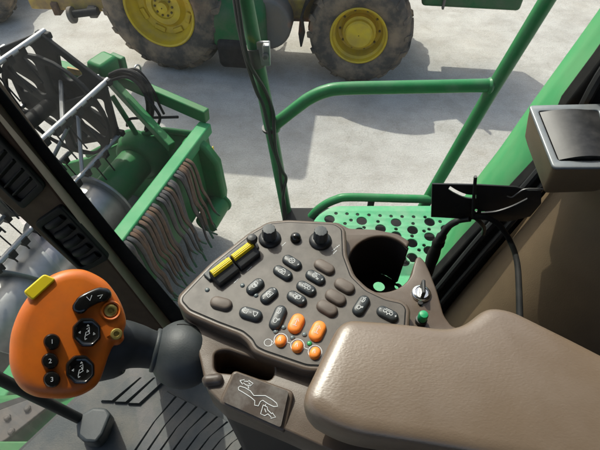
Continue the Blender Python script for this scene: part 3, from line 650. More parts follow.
# tan moulding that rises from the frame towards the seat
tr_edge = [(700, 50), (640, 95), (600, 128), (547, 196), (490, 262), (443, 318), (408, 368)]
e0 = [ony(x, y, .531) for x, y in tr_edge]
rows_ = [e0]
for (dx, dy, dz) in [(.0, -.012, .006), (.002, -.04, .014), (.010, -.085, .024), (.03, -.14, .028), (.08, -.20, .018), (.16, -.25, -.02), (.27, -.29, -.08), (.42, -.31, -.22)]:
    rows_.append([p + V((dx, dy, dz * (1 if i > 2 else .5))) for i, p in enumerate(e0)])
tm = MB(); tm.loft([catmull(r_, 5) for r_ in rows_], cap0=False, cap1=False, closed=False)
tmo = tm.build('side_trim', 'trim', sharp=80); so = tmo.modifiers.new('thickness', 'SOLIDIFY'); so.thickness = .006; so.offset = 1
tag(tmo, 'tan moulded cab trim curving behind the leather armrest', 'trim panel')
# ashtray box
ash = thing('ashtray', 'tan box with a chrome framed black roll lid beside the window', 'ashtray', at(570, 170, .62))
tq = [at(529, 107.5, .64), at(603, 106, .62), at(622, 166, .56), at(553, 169, .58)]
an = (tq[1] - tq[0]).cross(tq[3] - tq[0]).normalized(); an = an if an.z > 0 else -an
ax1 = (tq[1] - tq[0]).normalized()
tc_ = sum(tq, V()) / 4
b_ = MB(); q1 = round_poly(tq, .006, 3); vw = lambda k: (tc_ - CAM).normalized() * k - UP * (k * .52) - RT * (k * .22)
b_.loft([[p - an * .002 for p in q1], [p + vw(.02) for p in q1], [tc_ + (p - tc_) * .97 + vw(.07) for p in q1], [tc_ + (p - tc_) * .86 + vw(.09) for p in q1]]); b_.build('ashtray_body', 'trim', ash, sharp=60)
f_ = MB(); inn_ = round_poly([tc_ + (p - tc_) * .80 for p in tq], .004, 3); f_.plate([tc_ + (p - tc_) * 1.02 for p in q1], [inn_], tc_, frame_from(an, ax1), .005, .0018, res=3); f_.build('lid_frame', 'lidframe', ash)
l_ = MB(); ps = [tc_ + (p - tc_) * .77 for p in tq]; rr = []
for k in range(11):
    t = k / 10; h = .008 * math.sin(PI * (t * .8 + .1)); rr.append([ps[0].lerp(ps[1], t) + an * h, ps[3].lerp(ps[2], t) + an * h, ps[3].lerp(ps[2], t) - an * .006, ps[0].lerp(ps[1], t) - an * .006])
l_.loft(rr); l_.build('roll_lid', 'lidblack', ash, sharp=30)
# rear wall of the cab, roof and far side: out of frame, they shade the cabin
wl = thing('cab_shell', 'grey lined cab roof and dark rear wall around the seat', 'cab', V((0, -.3, 2.5)))
MB().box((0, -.35, 4.28), (1.9, 2.0, .08)).build('roof', 'white2', wl, bevel=.02)
MB().box((.92, -.3, 3.3), (.05, 1.75, 1.9)).build('rear_wall', 'pillar', wl)
MB().box((.02, -.95, 2.95), (1.7, .05, 1.0)).build('side_wall', 'pillar', wl)
sw = MB(); sw.plate([V((.44, .56, 2.42)), V((.93, .56, 2.42)), V((.93, .56, 4.2)), V((.62, .56, 4.2)), V((.52, .56, 3.6)), V((.44, .56, 3.2))], [], V((.5, .585, 3)), (V((1, 0, 0)), V((0, 0, 1)), V((0, -1, 0))), .03, .003); sw.build('rear_quarter', 'rubber', wl)
# ------------------------------------------------------------------ window panes
pn_ = MB(); pn_.box((-.03, .592, 3.33), (.94, .005, 1.80)); tag(pn_.build('side_window', 'glass'), 'large dusty side window pane between the brown pillar and rear frame', 'window')
ws = MB(); wc = [(-.52, .6), (-.62, .515), (-.72, .385), (-.79, .2), (-.83, 0), (-.85, -.3), (-.86, -.8)]
wc2 = catmull([V((x, y, 0)) for x, y in wc], 5)
ws.loft([[V((p.x - .015, p.y + .01, 2.42)) for p in wc2], [V((p.x - .16, p.y + .02, 4.22)) for p in wc2]], cap0=False, cap1=False, closed=False)
wo = ws.build('windscreen', 'glass'); tag(wo, 'curved dusty windscreen pane left of the brown corner pillar', 'window'); so = wo.modifiers.new('thickness', 'SOLIDIFY'); so.thickness = .005

# ------------------------------------------------------------------ bracket, wires
brk = thing('phone_bracket', 'flat black slotted bracket plate fixed beside the rear window frame', 'bracket', at(490, 222, .72))
bY = .49
def BY(x, y, d=0): return ony(x, y, bY + d)
outl = [(432, 183.5), (480, 184.5), (516, 186.5), (528, 190), (541, 190), (541, 203), (530, 216), (508, 221), (480, 219.5), (450, 217.5), (431, 216.5)]
s1_ = catmull([V((x, y, 0)) for x, y in [(449, 187.2), (456, 191.5), (466, 195.6), (476, 196.2)]], 4)
def slot(pts, w):
    up = []; dn = []
    for i, p in enumerate(pts):
        t = (pts[min(i + 1, len(pts) - 1)] - pts[max(i - 1, 0)]).normalized(); q = V((-t.y, t.x, 0)) * w; up.append(p + q); dn.append(p - q)
    return [BY(p.x, p.y) for p in up + dn[::-1]]
s2_ = catmull([V((x, y, 0)) for x, y in [(481, 211.8), (496, 210.3), (512, 205), (527, 197.6)]], 4)
bp_ = MB(); bp_.plate([BY(x, y) for x, y in outl], [slot(s1_, 1.9), slot(s2_, .8), [BY(476 + 1.6 * math.cos(R(30 * i)), 210 + 1.6 * math.sin(R(30 * i))) for i in range(12)]], BY(480, 200), (V((1, 0, 0)), V((0, 0, 1)), V((0, -1, 0))), .003, .0004)
bp_.build('bracket_plate', 'black', brk)
MB().tube([BY(475.5, 176.5, -.012), BY(474, 195, -.012), BY(473, 214, -.01)], .0026, 8).build('bracket_pin', 'black', brk)
MB().tube([BY(473, 214, -.01), BY(478, 219, -.008), BY(486, 215, -.006)], .0028, 8).build('bracket_clip', 'black', brk)
MB().tube(catmull([BY(507, 196, -.004), BY(512, 197, -.005), BY(518, 193, -.006), BY(526, 189, -.006), BY(545, 189, -.004)], 5), .0011, 8).build('wire_hook', 'steel', brk)
cb = MB(); cb.tube(catmull([BY(474, 217, -.012), BY(486, 217, -.016), BY(500, 226, -.02), BY(511, 243, -.03), at(517, 262, .70), at(519, 290, .66), at(520, 330, .60)], 6), .0046, 10)
tag(cb.build('power_cable', 'rubber'), 'thick black cable drooping from the bracket behind the armrest', 'cable')
pg = thing('cable_plug', 'black taped cable plug hanging below the bracket above the platform', 'cable plug', ony(436, 246, .50))
MB().tube(catmull([ony(470, 219, .48), ony(458, 221, .49), ony(449, 226, .5), ony(443, 234, .5), ony(438, 243, .5)], 5), [.0045] * 6 + [.006] * 5 + [.0065] * 5 + [.009] * 5, 10).build('cable_end', 'black', pg)
MB().tube(catmull([ony(440, 240, .5), ony(437, 246, .5), ony(433, 256, .5), ony(427, 274, .49)], 5), [.009, .0105, .0105, .0112, .0112, .0095, .0095, .01, .011, .0115, .0115, .0115, .0105, .0105, .0105, .0105], 12).build('plug_body', 'rubber', pg)
MB().tube(catmull([ony(474, 217, .48), ony(480, 222, .48), ony(484, 228, .485), ony(483, 234, .49)], 4), .0035, 8).build('loose_end', 'black', pg)

# ------------------------------------------------------------------ platform and railing
Zs = 2.60
plat = thing('access_platform', 'pale green perforated steel platform outside the side window', 'platform', (.35, .9, Zs))
po = round_poly([onz(316, 217, Zs), onz(332, 206.5, Zs), onz(600, 206, Zs) , V((.95, .64, Zs)), V((-.1, .64, Zs))], .03, 4)
holes = []; rim = []
v1 = onz(330, 211, Zs); 
big = [(329.5, 219.6), (361.7, 221.3), (396, 223), (380.5, 229), (412.5, 230.5), (429.5, 237.2), (360, 232.2), (396, 236), (412, 243.5), (377, 243), (343, 231), (429.5, 222.5), (446, 229.5), (344, 246), (396, 251), (429, 251), (412, 258), (446, 244), (380, 257), (404, 262), (445, 259)]
for x, y in big: holes.append(circ(onz(x, y, Zs), .0185, 18))
sm = [(336, 213.8), (347, 214.2), (357.5, 214.8), (369, 215.4), (380, 216), (391, 216.6), (402, 217), (413.5, 217.2), (425, 217.6), (351, 220.6), (378, 222), (413, 224), (429, 229.7), (396, 229.5), (364, 228), (345, 224), (424, 245.8), (412, 236.5), (396, 243), (379, 236), (424, 231.5), (440, 222), (440, 237), (419, 250.5), (404, 249), (388, 244), (366, 238), (437, 251)]
for x, y in sm: holes.append(circ(onz(x, y, Zs), .0065, 10))
tp = MB(); tp.plate(po, holes, (0, 0, Zs), XYZ, .006, .0012, res=1); tp.build('tread_plate', 'platform', plat)
MB().tube([V((-.08, .66, Zs - .03)), V((.95, .66, Zs - .03))], .02, 8).build('support_beam', 'tube', plat)
MB().box((.42, .93, 2.36), (.95, .5, .3)).build('hole_dark_box', 'rubber', plat, bevel=.02)  # unseen black box, added so the platform holes look dark
YR = 1.13
gr = MB(); gp_ = [ony(304, 232, YR - .02), ony(311, 217, YR), ony(322, 206.5, YR), ony(336, 199.6, YR), ony(350, 197.3, YR), ony(400, 198.5, YR), ony(440, 199.5, YR), ony(520, 202, YR)]
gr.tube(catmull(gp_, 6), .0155, 14); gr.build('toe_rail', 'tube', plat)
MB().box(ony(371, 203, YR + .03), (.025, .012, .09)).build('rail_tab', 'greysteel', plat, bevel=.003)
YH = 1.16
rl = thing('handrail', 'green tubular handrail with a bent bar and leaning upright', 'handrail', ony(287, 218, YH))
MB().tube([ony(239, -60, YH), ony(245.5, 0, YH), ony(273, 140, YH), ony(290, 232, YH)], .0205, 18).build('upright', 'tube', rl)
MB().tube(catmull([ony(271, 129, YH), ony(279, 121.5, YH), ony(300, 105, YH), ony(311, 97.5, YH), ony(325, 91.5, YH), ony(343, 88.6, YH), ony(400, 87.3, YH), ony(450, 86.3, YH), ony(490, 85.3, YH)], 6), .0195, 18).build('cross_bar', 'tube', rl)
MB().tube([ony(577, -50, YH), ony(547, 0, YH), ony(492, 90, YH), ony(433, 190, YH - .01), ony(415, 221, YH - .02)], .0205, 18).build('upright', 'tube', rl)
for (x, y) in [(274.5, 126), (489.5, 85.8)]:
    MB().lathe([(.0205, -.007), (.0232, -.003), (.0244, 0), (.0228, .004), (.0205, .007)], ony(x, y, YH), (ony(x + 6, y - (4 if x < 300 else 0), YH) - ony(x, y, YH)), 18).build('weld', 'tube', rl)
cpz = ony(259, 54, YH)
cl_ = MB(); cl_.lathe([(.024, -.028), (.024, .028)], ony(255.5, 56, YH), ony(245, 0, YH) - ony(273, 140, YH), 20); cl_.build('clamp_band', 'castiron', rl)
cl_ = MB(); cl_.box(ony(263.5, 53.5, YH - .014), (.036, .01, .07)); cl_.box(ony(266.5, 51, YH - .02), (.02, .03, .045)); co_ = cl_.build('clamp_plate', 'galv', rl, bevel=.003)
MB().lathe([(.0095, 0), (.0095, .012), (.006, .016)], ony(265.5, 55, YH - .03), V((0, -1, .1)), 6).build('clamp_bolt', 'castiron', co_)
def strand(pts, r=.0058):
    return catmull([ony(x, y, YH - .03 - d) for x, y, d in pts], 6)
hc = thing('strapped_cables', 'two black cables tied along the left green rail post', 'cable', ony(283, 200, YH))
MB().tube(strand([(231, -40, .0), (236, 10, .0), (245, 55, .002), (256, 90, 0), (263, 105, .002), (268, 127, .006), (272, 145, .01), (279, 165, .004), (281, 182, .006), (284, 200, .004), (287, 230, 0)]), .0056, 8).build('cable', 'black', hc)
MB().tube(strand([(233, -40, .01), (239, 10, .01), (248, 60, .008), (265, 90, -.01), (273, 112, -.012), (274, 128, 0), (276, 150, .01), (282, 170, .006), (286, 178, .004), (284, 190, .01), (283, 204, .006), (285, 230, 0)]), .0056, 8).build('cable', 'black', hc)
MB().lathe([(.026, -.004), (.0285, -.004), (.0285, .004), (.026, .004)], ony(270.8, 127.8, YH), ony(245, 0, YH) - ony(273, 140, YH), 20).build('cable_tie', 'black', hc)

# outer green body panel right of the window
sp_ = MB(); Lq = [(660, -80), (600, 8), (533, 101), (500, 148), (470, 188), (446, 229), (425, 275), (410, 310)]
Rq = [(730, -40), (640, 56), (585, 104), (560, 140), (520, 186), (486, 232), (455, 276), (430, 310)]
# a sloping flank: outer edge further out and lower than the edge by the window
lo_ = [ony(x, y, .86) for x, y in Lq]; hi_ = [ony(x, y, .625) for x, y in Rq]
sp_.loft([catmull(lo_, 4), catmull([a.lerp(c_, .33) + V((.0, .006, .008)) for a, c_ in zip(lo_, hi_)], 4), catmull([a.lerp(c_, .36) + V((0, 0, .0)) for a, c_ in zip(lo_, hi_)], 4), catmull(hi_, 4)], cap0=False, cap1=False, closed=False)
spo = sp_.build('body_flank', 'flank', sharp=25); so = spo.modifiers.new('thickness', 'SOLIDIFY'); so.thickness = .02; so.offset = -1
tag(spo, 'dusty green sloping body side panel outside the rear window frame', 'body panel')

# ------------------------------------------------------------------ machine under the cab
fh = thing('feeder_house', 'green feeder housing below the front of the cab', 'feeder house', (-1.7, .1, 0))
MB().prism([V((-.78, -.5, 1.1)), V((-.78, -.5, 2.1)), V((-1.3, -.5, 2.02)), V((-3.0, -.5, .9)), V((-3.0, -.5, .3))], V((0, 1.12, 0))).build('feeder_body', 'green', fh, bevel=.02)
MB().box((-1.02, .40, 2.115), (.42, .05, .05)).build('feeder_rib', 'green', fh, bevel=.006)
MB().prism([onz(x, y, 2.106) for x, y in [(-40, 424), (0, 412), (44, 396), (58, 402), (10, 440), (-40, 470)]], V((0, 0, .018))).build('feeder_plate', 'greysteel', fh, bevel=.004)
MB().prism([onz(x, y, 2.104) for x, y in [(-40, 416), (0, 405), (60, 386), (74, 384), (76, 389), (40, 398), (-40, 424)]], V((0, 0, .012))).build('feeder_gap_shade', 'rubber', fh)  # raised black strip that paints the shade of a recess
for (x, y) in [(8, 418), (28, 409), (12, 432)]: MB().lathe([(.012, 0), (.012, .01), (.007, .014)], onz(x, y, 2.124), ZUP, 6).build('bolt', 'greysteel', fh)
cw_ = thing('drive_wheel', 'large dark harvester drive tyre beneath the perforated platform', 'wheel', (.25, .8, 0))
MB().lathe([(.5, .0), (.85, -.03), (.92, .1), (.92, .5), (.85, .66), (.5, .62)], (.1, .72, .95), V((0, 1, 0)), 48).build('tyre', 'tyre', cw_, bevel=.03)

# ------------------------------------------------------------------ header
ZB = 1.45
Fp = onz(205, 122, ZB); Np = onz(116, 238, ZB)
U = (Fp - Np); U.z = 0; U.normalize(); Wv = V((-U.y, U.x, 0))      # U: towards the header's end, Wv: forward
def H(u, w, z): return V((Fp.x, Fp.y, 0)) + U * u + Wv * w + V((0, 0, z))
AX = (U, Wv, ZUP)
hdr = thing('crop_header', 'green grain harvester header with black reel and grey auger', 'header', H(-.5, .3, 0))
bm_ = MB(); bm_.box(H(-1.42, .0, ZB - .05), (2.84, .11, .10), AX); bm_.build('top_beam', 'dustygreen', hdr, bevel=.012)
# back wall
bw = MB(); bw.box(H(-1.42, -.02, 1.08), (2.76, .03, .62), AX); bw.build('back_wall', 'green', hdr, bevel=.006)
bt2 = MB(); bt2.tube([H(-.50, -.13, .72), H(-.20, -.13, .72)], .1, 24); bt2.build('lower_tube', 'green', hdr)
MB().lathe([(.102, 0), (.112, .01), (.112, .03), (.085, .035)], H(-.23, -.13, .72), U, 24).build('tube_flange', 'green', hdr)
# rounded side cover at the end of the back wall
cv = [(-.16, .62), (-.2, .85), (-.19, 1.22), (-.1, 1.37), (.0, 1.42), (.12, 1.38), (.16, 1.2), (.16, .62)]
es = MB(); es.prism([H(-.24, w, z) for w, z in cv], U * .10); es.build('rear_cover', 'green', hdr, bevel=.03)
st = MB(); st.box(H(-.07, -.048, 1.16), (.10, .004, .12), AX); st.build('warning_sticker', 'yellow', hdr)
# end sheet
esh = [(.05, .28), (.05, 1.28), (.4, 1.22), (.9, 1.02), (1.5, .62), (2.0, .36), (2.2, .26), (2.1, .16), (.5, .16)]
es = MB(); es.prism([H(.0, w, z) for w, z in esh], U * .06); es.build('end_sheet', 'green', hdr, bevel=.015)
MB().tube([H(.0, .05, 1.30), H(.0, .45, 1.25), H(.0, .95, 1.04), H(0, 1.5, .66)], .028, 10).build('end_sheet_rim', 'green', hdr)
# curved trough behind and under the auger
tro = []
for k in range(13):
    th = R(180 - k * 13 + 0); tro.append((.55 - .48 * math.cos(PI - th) * 0 + .5 * math.cos(th) * -1 * -1, .56 + .42 * math.sin(-th)))
tr = MB(); prof = [(.02, 1.2), (.04, .95), (.1, .78), (.2, .6), (.32, .42), (.46, .28), (.7, .14), (1.0, .17), (1.25, .2)]
tr.loft([[H(-2.9, w, z) for w, z in prof], [H(0, w, z) for w, z in prof]], cap0=False, cap1=False, closed=False); tro_ = tr.build('trough', 'galv', hdr, sharp=60)
so = tro_.modifiers.new('thickness', 'SOLIDIFY'); so.thickness = .008
# auger: grey drum, green end drum, helical flight
pc_ = onp(101, 204, H(-.72, 0, 0), U); az, aw_ = pc_.z, (pc_ - V((Fp.x, Fp.y, 0))).dot(Wv); print('AUGER', az, aw_)
MB().tube([H(-2.9, aw_, az), H(-.72, aw_, az)], .25, 32).build('auger_drum', 'steel', hdr)
MB().tube([H(-.72, aw_, az), H(.0, aw_, az)], .16, 32).build('auger_end_drum', 'green', hdr)
MB().lathe([(.16, -.01), (.315, -.012), (.325, 0), (.315, .012), (.16, .01)], H(-.71, aw_, az), U, 40).build('auger_disc', 'steel', hdr)
fg = MB(); r0, r1 = .24, .33; vs = []; nn = 120
for k in range(nn + 1):
    th = 2 * PI * k / 30; u_ = -2.9 + 2.15 * k / nn; d = Wv * math.cos(th) + ZUP * math.sin(th); c0 = H(u_, aw_, az)
    vs += [c0 + d * r0, c0 + d * r1]
fg.add(vs, [(2 * k, 2 * k + 1, 2 * k + 3, 2 * k + 2) for k in range(nn)]); fo = fg.build('auger_flight', 'steel', hdr, sharp=80); so = fo.modifiers.new('thickness', 'SOLIDIFY'); so.thickness = .006
# green gear housing where the drum meets the end sheet
MB().lathe([(.19, -.16), (.22, -.14), (.25, -.06), (.27, .0)], H(.0, aw_, az), U, 32).build('auger_hub_cover', 'green', hdr, sharp=60)
# reel arm
arm = MB(); a0 = H(.02, -.02, 1.5); a1 = onz(96, 68, 1.62)
ad = (a1 - a0).normalized(); aq = ad.cross(ZUP).normalized(); au = aq.cross(ad)
arm.box((a0 + a1) / 2, ((a1 - a0).length, .075, .12), (ad, aq, au)); arm.build('reel_arm', 'green', hdr, bevel=.012)
a2 = onz(172, 147, 1.32); a3 = onz(108, 78, 1.62)
br_ = MB(); dd = (a3 - a2).normalized(); qq = dd.cross(ZUP).normalized(); br_.box((a2 + a3) / 2, ((a3 - a2).length, .07, .09), (dd, qq, qq.cross(dd))); br_.build('arm_brace', 'green', hdr, bevel=.01)
a4 = onz(137, 135, 1.15); a5 = onz(112, 96, 1.5); br_ = MB(); br_.tube([a4, a5], .024, 10); br_.build('arm_strut', 'green', hdr)
# box-shaped reel motor cover at the arm's end
mc = onz(104, 67, 1.72); mb = MB(); mb.box(mc, (.17, .22, .17), (ad, aq, au)); mb.build('motor_cover', 'green', hdr, bevel=.035)
MB().box(mc + ad * -.02 + aq * .15 + au * -.02, (.14, .06, .12), (ad, aq, au)).build('motor_flange', 'tractorgreen', hdr, bevel=.015)
# hoses
for (pts, r, du) in [([(110, 75), (122, 70.5), (135, 73), (146, 83), (151.5, 98), (152, 114), (148, 127), (146, 136)], .019, .0),
                 ([(110, 78), (123, 73.5), (135, 77), (143, 87), (147.5, 101), (148, 116), (146, 130)], .019, .03),
                 ([(112, 80), (126, 77), (138, 84), (146, 96), (155, 108), (160, 117), (158, 125)], .013, -.03),
                 ([(118, 74), (133, 69), (142, 74), (153, 90), (159, 104), (164, 114)], .011, .05),
                 ([(127, 126), (129, 119.5), (140, 118), (160, 117.5), (178, 117)], .012, -.02)]:
    MB().tube(catmull([onp(x, y, H(du, 0, 0), U) for x, y in pts], 6), r, 8).build('hose', 'rubber', hdr)
lp_ = MB(); lc = onz(137.5, 71, 1.7); lp_.tube([lc + U * (.05 * math.cos(t)) + ZUP * (.05 * math.sin(t)) for t in [2 * PI * k / 16 for k in range(17)]], .008, 8); lp_.build('hose_loop', 'steel', hdr)
# reel: end spider with cut-outs, tine bars with tines
ru = -.22; ro = H(ru, 0, 0)
def RP(x, y): return onp(x, y, ro, U)
Vx = [RP(38, 33), RP(104, 83), RP(114, 140)]
# circle through the three corners, in the (Wv, z) plane
pts2 = [((p - ro).dot(Wv), p.z) for p in Vx]
(ax0, ay0), (bx0, by0), (cx0, cy0) = pts2
D_ = 2 * (ax0 * (by0 - cy0) + bx0 * (cy0 - ay0) + cx0 * (ay0 - by0))
ux = ((ax0 ** 2 + ay0 ** 2) * (by0 - cy0) + (bx0 ** 2 + by0 ** 2) * (cy0 - ay0) + (cx0 ** 2 + cy0 ** 2) * (ay0 - by0)) / D_
uy = ((ax0 ** 2 + ay0 ** 2) * (cx0 - bx0) + (bx0 ** 2 + by0 ** 2) * (ax0 - cx0) + (cx0 ** 2 + cy0 ** 2) * (bx0 - ax0)) / D_
rad_ = math.hypot(ax0 - ux, ay0 - uy)
print('REEL', ux, uy, rad_, [math.degrees(math.atan2(b_ - uy, a_ - ux)) for a_, b_ in pts2], 'beam', Fp, Np, 'U', U)
RC = (1.20, 1.60); RR = .56; PH = R(97)
reel = MB()
def HW(u, r, th, c=RC): return H(u, c[0] + r * math.cos(th), c[1] + r * math.sin(th))
def spider(mb, u, th_):
    outer = [HW(u, RR, PH + R(60 * k)) for k in range(6)]
    outer2 = []
    for k in range(6): outer2 += [outer[k].lerp(outer[k - 1], .07), outer[k], outer[k].lerp(outer[(k + 1) % 6], .07)]
    holes = []
    for k in range(6):
        a = PH + R(60 * k)
        tri = [HW(u, RR * .80, a + R(15)), HW(u, RR * .74, a + R(30)), HW(u, RR * .80, a + R(45)), HW(u, RR * .42, a + R(40)), HW(u, RR * .42, a + R(20))]
        holes.append(round_poly(tri, .09, 4))
    o = H(u, RC[0], RC[1]); mb.plate(outer2, holes, o, (Wv, ZUP, Wv.cross(ZUP)), th_, .008)
sp1 = MB(); spider(sp1, ru, .035); sp1.build('reel_disc', 'darkplastic', hdr)
sp1 = MB(); spider(sp1, ru - .95, .035); sp1.build('reel_disc', 'darkplastic', hdr)
sp1 = MB(); spider(sp1, ru - 1.9, .035); sp1.build('reel_disc', 'darkplastic', hdr)
o2 = (RC[0] - .05, RC[1] - .03)
ec = MB(); outer_ = [HW(ru - .14, RR * .86, PH + R(15 * k), o2) for k in range(24)]
ec.plate(outer_, [round_poly([HW(ru - .14, RR * .79, PH + R(60 * k + 6), o2), HW(ru - .14, RR * .84, PH + R(60 * k + 30), o2), HW(ru - .14, RR * .79, PH + R(60 * k + 54), o2), HW(ru - .14, RR * .25, PH + R(60 * k + 44), o2), HW(ru - .14, RR * .25, PH + R(60 * k + 16), o2)], .06, 4) for k in range(6)], HW(ru - .14, 0, 0, o2), (Wv, ZUP, Wv.cross(ZUP)), .03, .006)
ec.build('eccentric_ring', 'darkplastic', hdr)
hbm = MB(); hbm.lathe([(.16, -.08), (.16, .02), (.11, .05), (.05, .06)], H(ru, *RC), U, 24); hbm.build('reel_hub', 'darkplastic', hdr)
for k in range(6):
    for rr_, da in ((.9, 6), (.9, -6)):
        MB().lathe([(.014, 0), (.014, .012), (.008, .016)], HW(ru + .02, RR * rr_, PH + R(60 * k + da)), U, 6).build('bolt', 'galv', hdr)
dv = MB(); dp_ = onp(70, 73, H(.16, 0, 0), U); dv.box(dp_, (.14, .42, .16), AX); dv.build('divider_bracket', 'green', hdr, bevel=.03)
dv = MB(); dv.box(onp(84, 84, H(.12, 0, 0), U), (.1, .2, .14), AX); dv.build('divider_bracket', 'green', hdr, bevel=.02)
MB().box(onp(75, 71.5, H(.02, 0, 0), U), (.02, .13, .06), AX).build('reflector', 'oldyellow', hdr)
MB().tube([H(-2.9, *RC), H(ru + .12, *RC)], .06, 18).build('reel_shaft', 'darkplastic', hdr)
for k in range(6):
    a = PH + R(60 * k); tb = MB()
    p0 = HW(-2.9, RR * .97, a); p1 = HW(ru + .05, RR * .97, a)
    tb.tube([p0, p1], .021, 12); to = tb.build('tine_bar', 'galv', hdr)
    MB().box(HW(ru + .03, RR * .93, a), (.05, .12, .05), (U, Wv, ZUP)).build('bar_bearing', 'darkplastic', to, bevel=.01)
    tn = MB()
    n = 20
    for i in range(n):
        u_ = -2.8 + i * (ru + 2.7) / n; b0 = HW(u_, RR * .97, a); dn_ = V((0, 0, -1)) + Wv * -.25
        tn.tube(catmull([b0, b0 + dn_ * .06 + Wv * .03, b0 + dn_ * .16 + Wv * .02, b0 + dn_ * .27], 3), .0065, 6)
        tn.box(b0 + dn_ * .02, (.05, .05, .06), AX)
    tn.build('tines', 'darkplastic', to)
for k in range(3):
    a = PH + R(60 * k + 20); MB().tube([HW(ru - .02, RR * .3, a), HW(ru - .5, RR * .95, a + R(40))], .017, 8).build('reel_stay', 'steel', hdr)
# bright shaft and bearing near the cutter
pv0, pv1 = onz(-4, 306, 1.0), onz(47, 252, 1.0)
MB().tube([pv0, pv1], .038, 14).build('drive_shaft', 'steel', hdr)
bs_ = MB(); bs_.lathe([(.05, -.02), (.075, 0), (.075, .06), (.05, .1), (.03, .14)], pv1, pv1 - pv0, 16); bs_.build('shaft_bearing', 'rust', hdr, bevel=.006)
# knife bar with guards and pale floor sheet at the front
kb = MB(); kb.box(H(-1.45, 1.38, .2), (2.9, .1, .03), AX); kb.build('knife_bar', 'steel', hdr)
kg = MB()
for i in range(38):
    c0 = H(-2.88 + i * .076, 1.45, .2); kg.add([c0 - U * .016 - Wv * .03, c0 + U * .016 - Wv * .03, c0 + Wv * .1 + ZUP * .005, c0 - ZUP * .02 + Wv * -.03], [(0, 1, 2), (0, 2, 3), (1, 3, 2), (0, 3, 1)])
kg.build('knife_guards', 'greysteel', hdr)

# crop lifters hung on the back of the beam: each can be lifted off
def lifter(u, kind, length, jit):
    mb = MB(); w = -.075
    ctr = [H(u, w + .03, ZB - .02), H(u + jit * .2, w - .03, ZB - .05), H(u + jit * .6, w - .05, ZB - .16), H(u - .02 + jit, w - .075, ZB - .16 - length * .33), H(u + .012 + jit, w - .09, ZB - .16 - length * .62), H(u - .02 + jit * 1.8, w - .14, ZB - .16 - length * .85), H(u - .02 + jit * 3.2, w - .17 - abs(jit), ZB - .16 - length)]
    pth = catmull(ctr, 5); n = len(pth)
    wd = [.0150 * (1 - .75 * (i / n) ** 3) for i in range(n)]
    rings = []
    for i, p in enumerate(pth):
        t = (pth[min(i + 1, n - 1)] - pth[max(i - 1, 0)]).normalized(); q = (U + Wv * .25 * math.sin(i * .35 + jit * 60)).normalized(); q = (q - t * q.dot(t)).normalized(); m_ = t.cross(q)
        rings.append([p + q * wd[i] + m_ * .006, p + m_ * .012, p - q * wd[i] + m_ * .006, p - q * wd[i] - m_ * .006, p - m_ * .006, p + q * wd[i] - m_ * .006])
    k = int(n * .87)
    mb.loft(rings[:k + 1]); o = mb.build('crop_lifter', kind, sharp=50)
    tip = MB(); tip.loft([[pth[i] + (v - pth[i]) * 1.04 for v in rings[i]] for i in range(k, n)]); tip.build('painted_tip', 'tipgreen', o, sharp=50)
    return o
i = 0; u = -.24
seq = 'RRRRGGRGGRGGGGGRRGRRGRRGGGGGGGGG'
for i, ch in enumerate(seq):
    u = -.45 - i * .036 + random.uniform(-.012, .012)
    if i in (6, 13): continue
    o = lifter(u, 'rust' if ch == 'R' else 'greysteel', .56 + random.uniform(-.13, .1), random.uniform(-.03, .03))
    if ch == 'R': tag(o, 'rusty brown crop lifter hanging behind the green header beam', 'crop lifter', 'rusty crop lifters hung on the header beam')
    else: tag(o, 'dark grey crop lifter hanging behind the green header beam', 'crop lifter', 'grey crop lifters hung on the header beam')

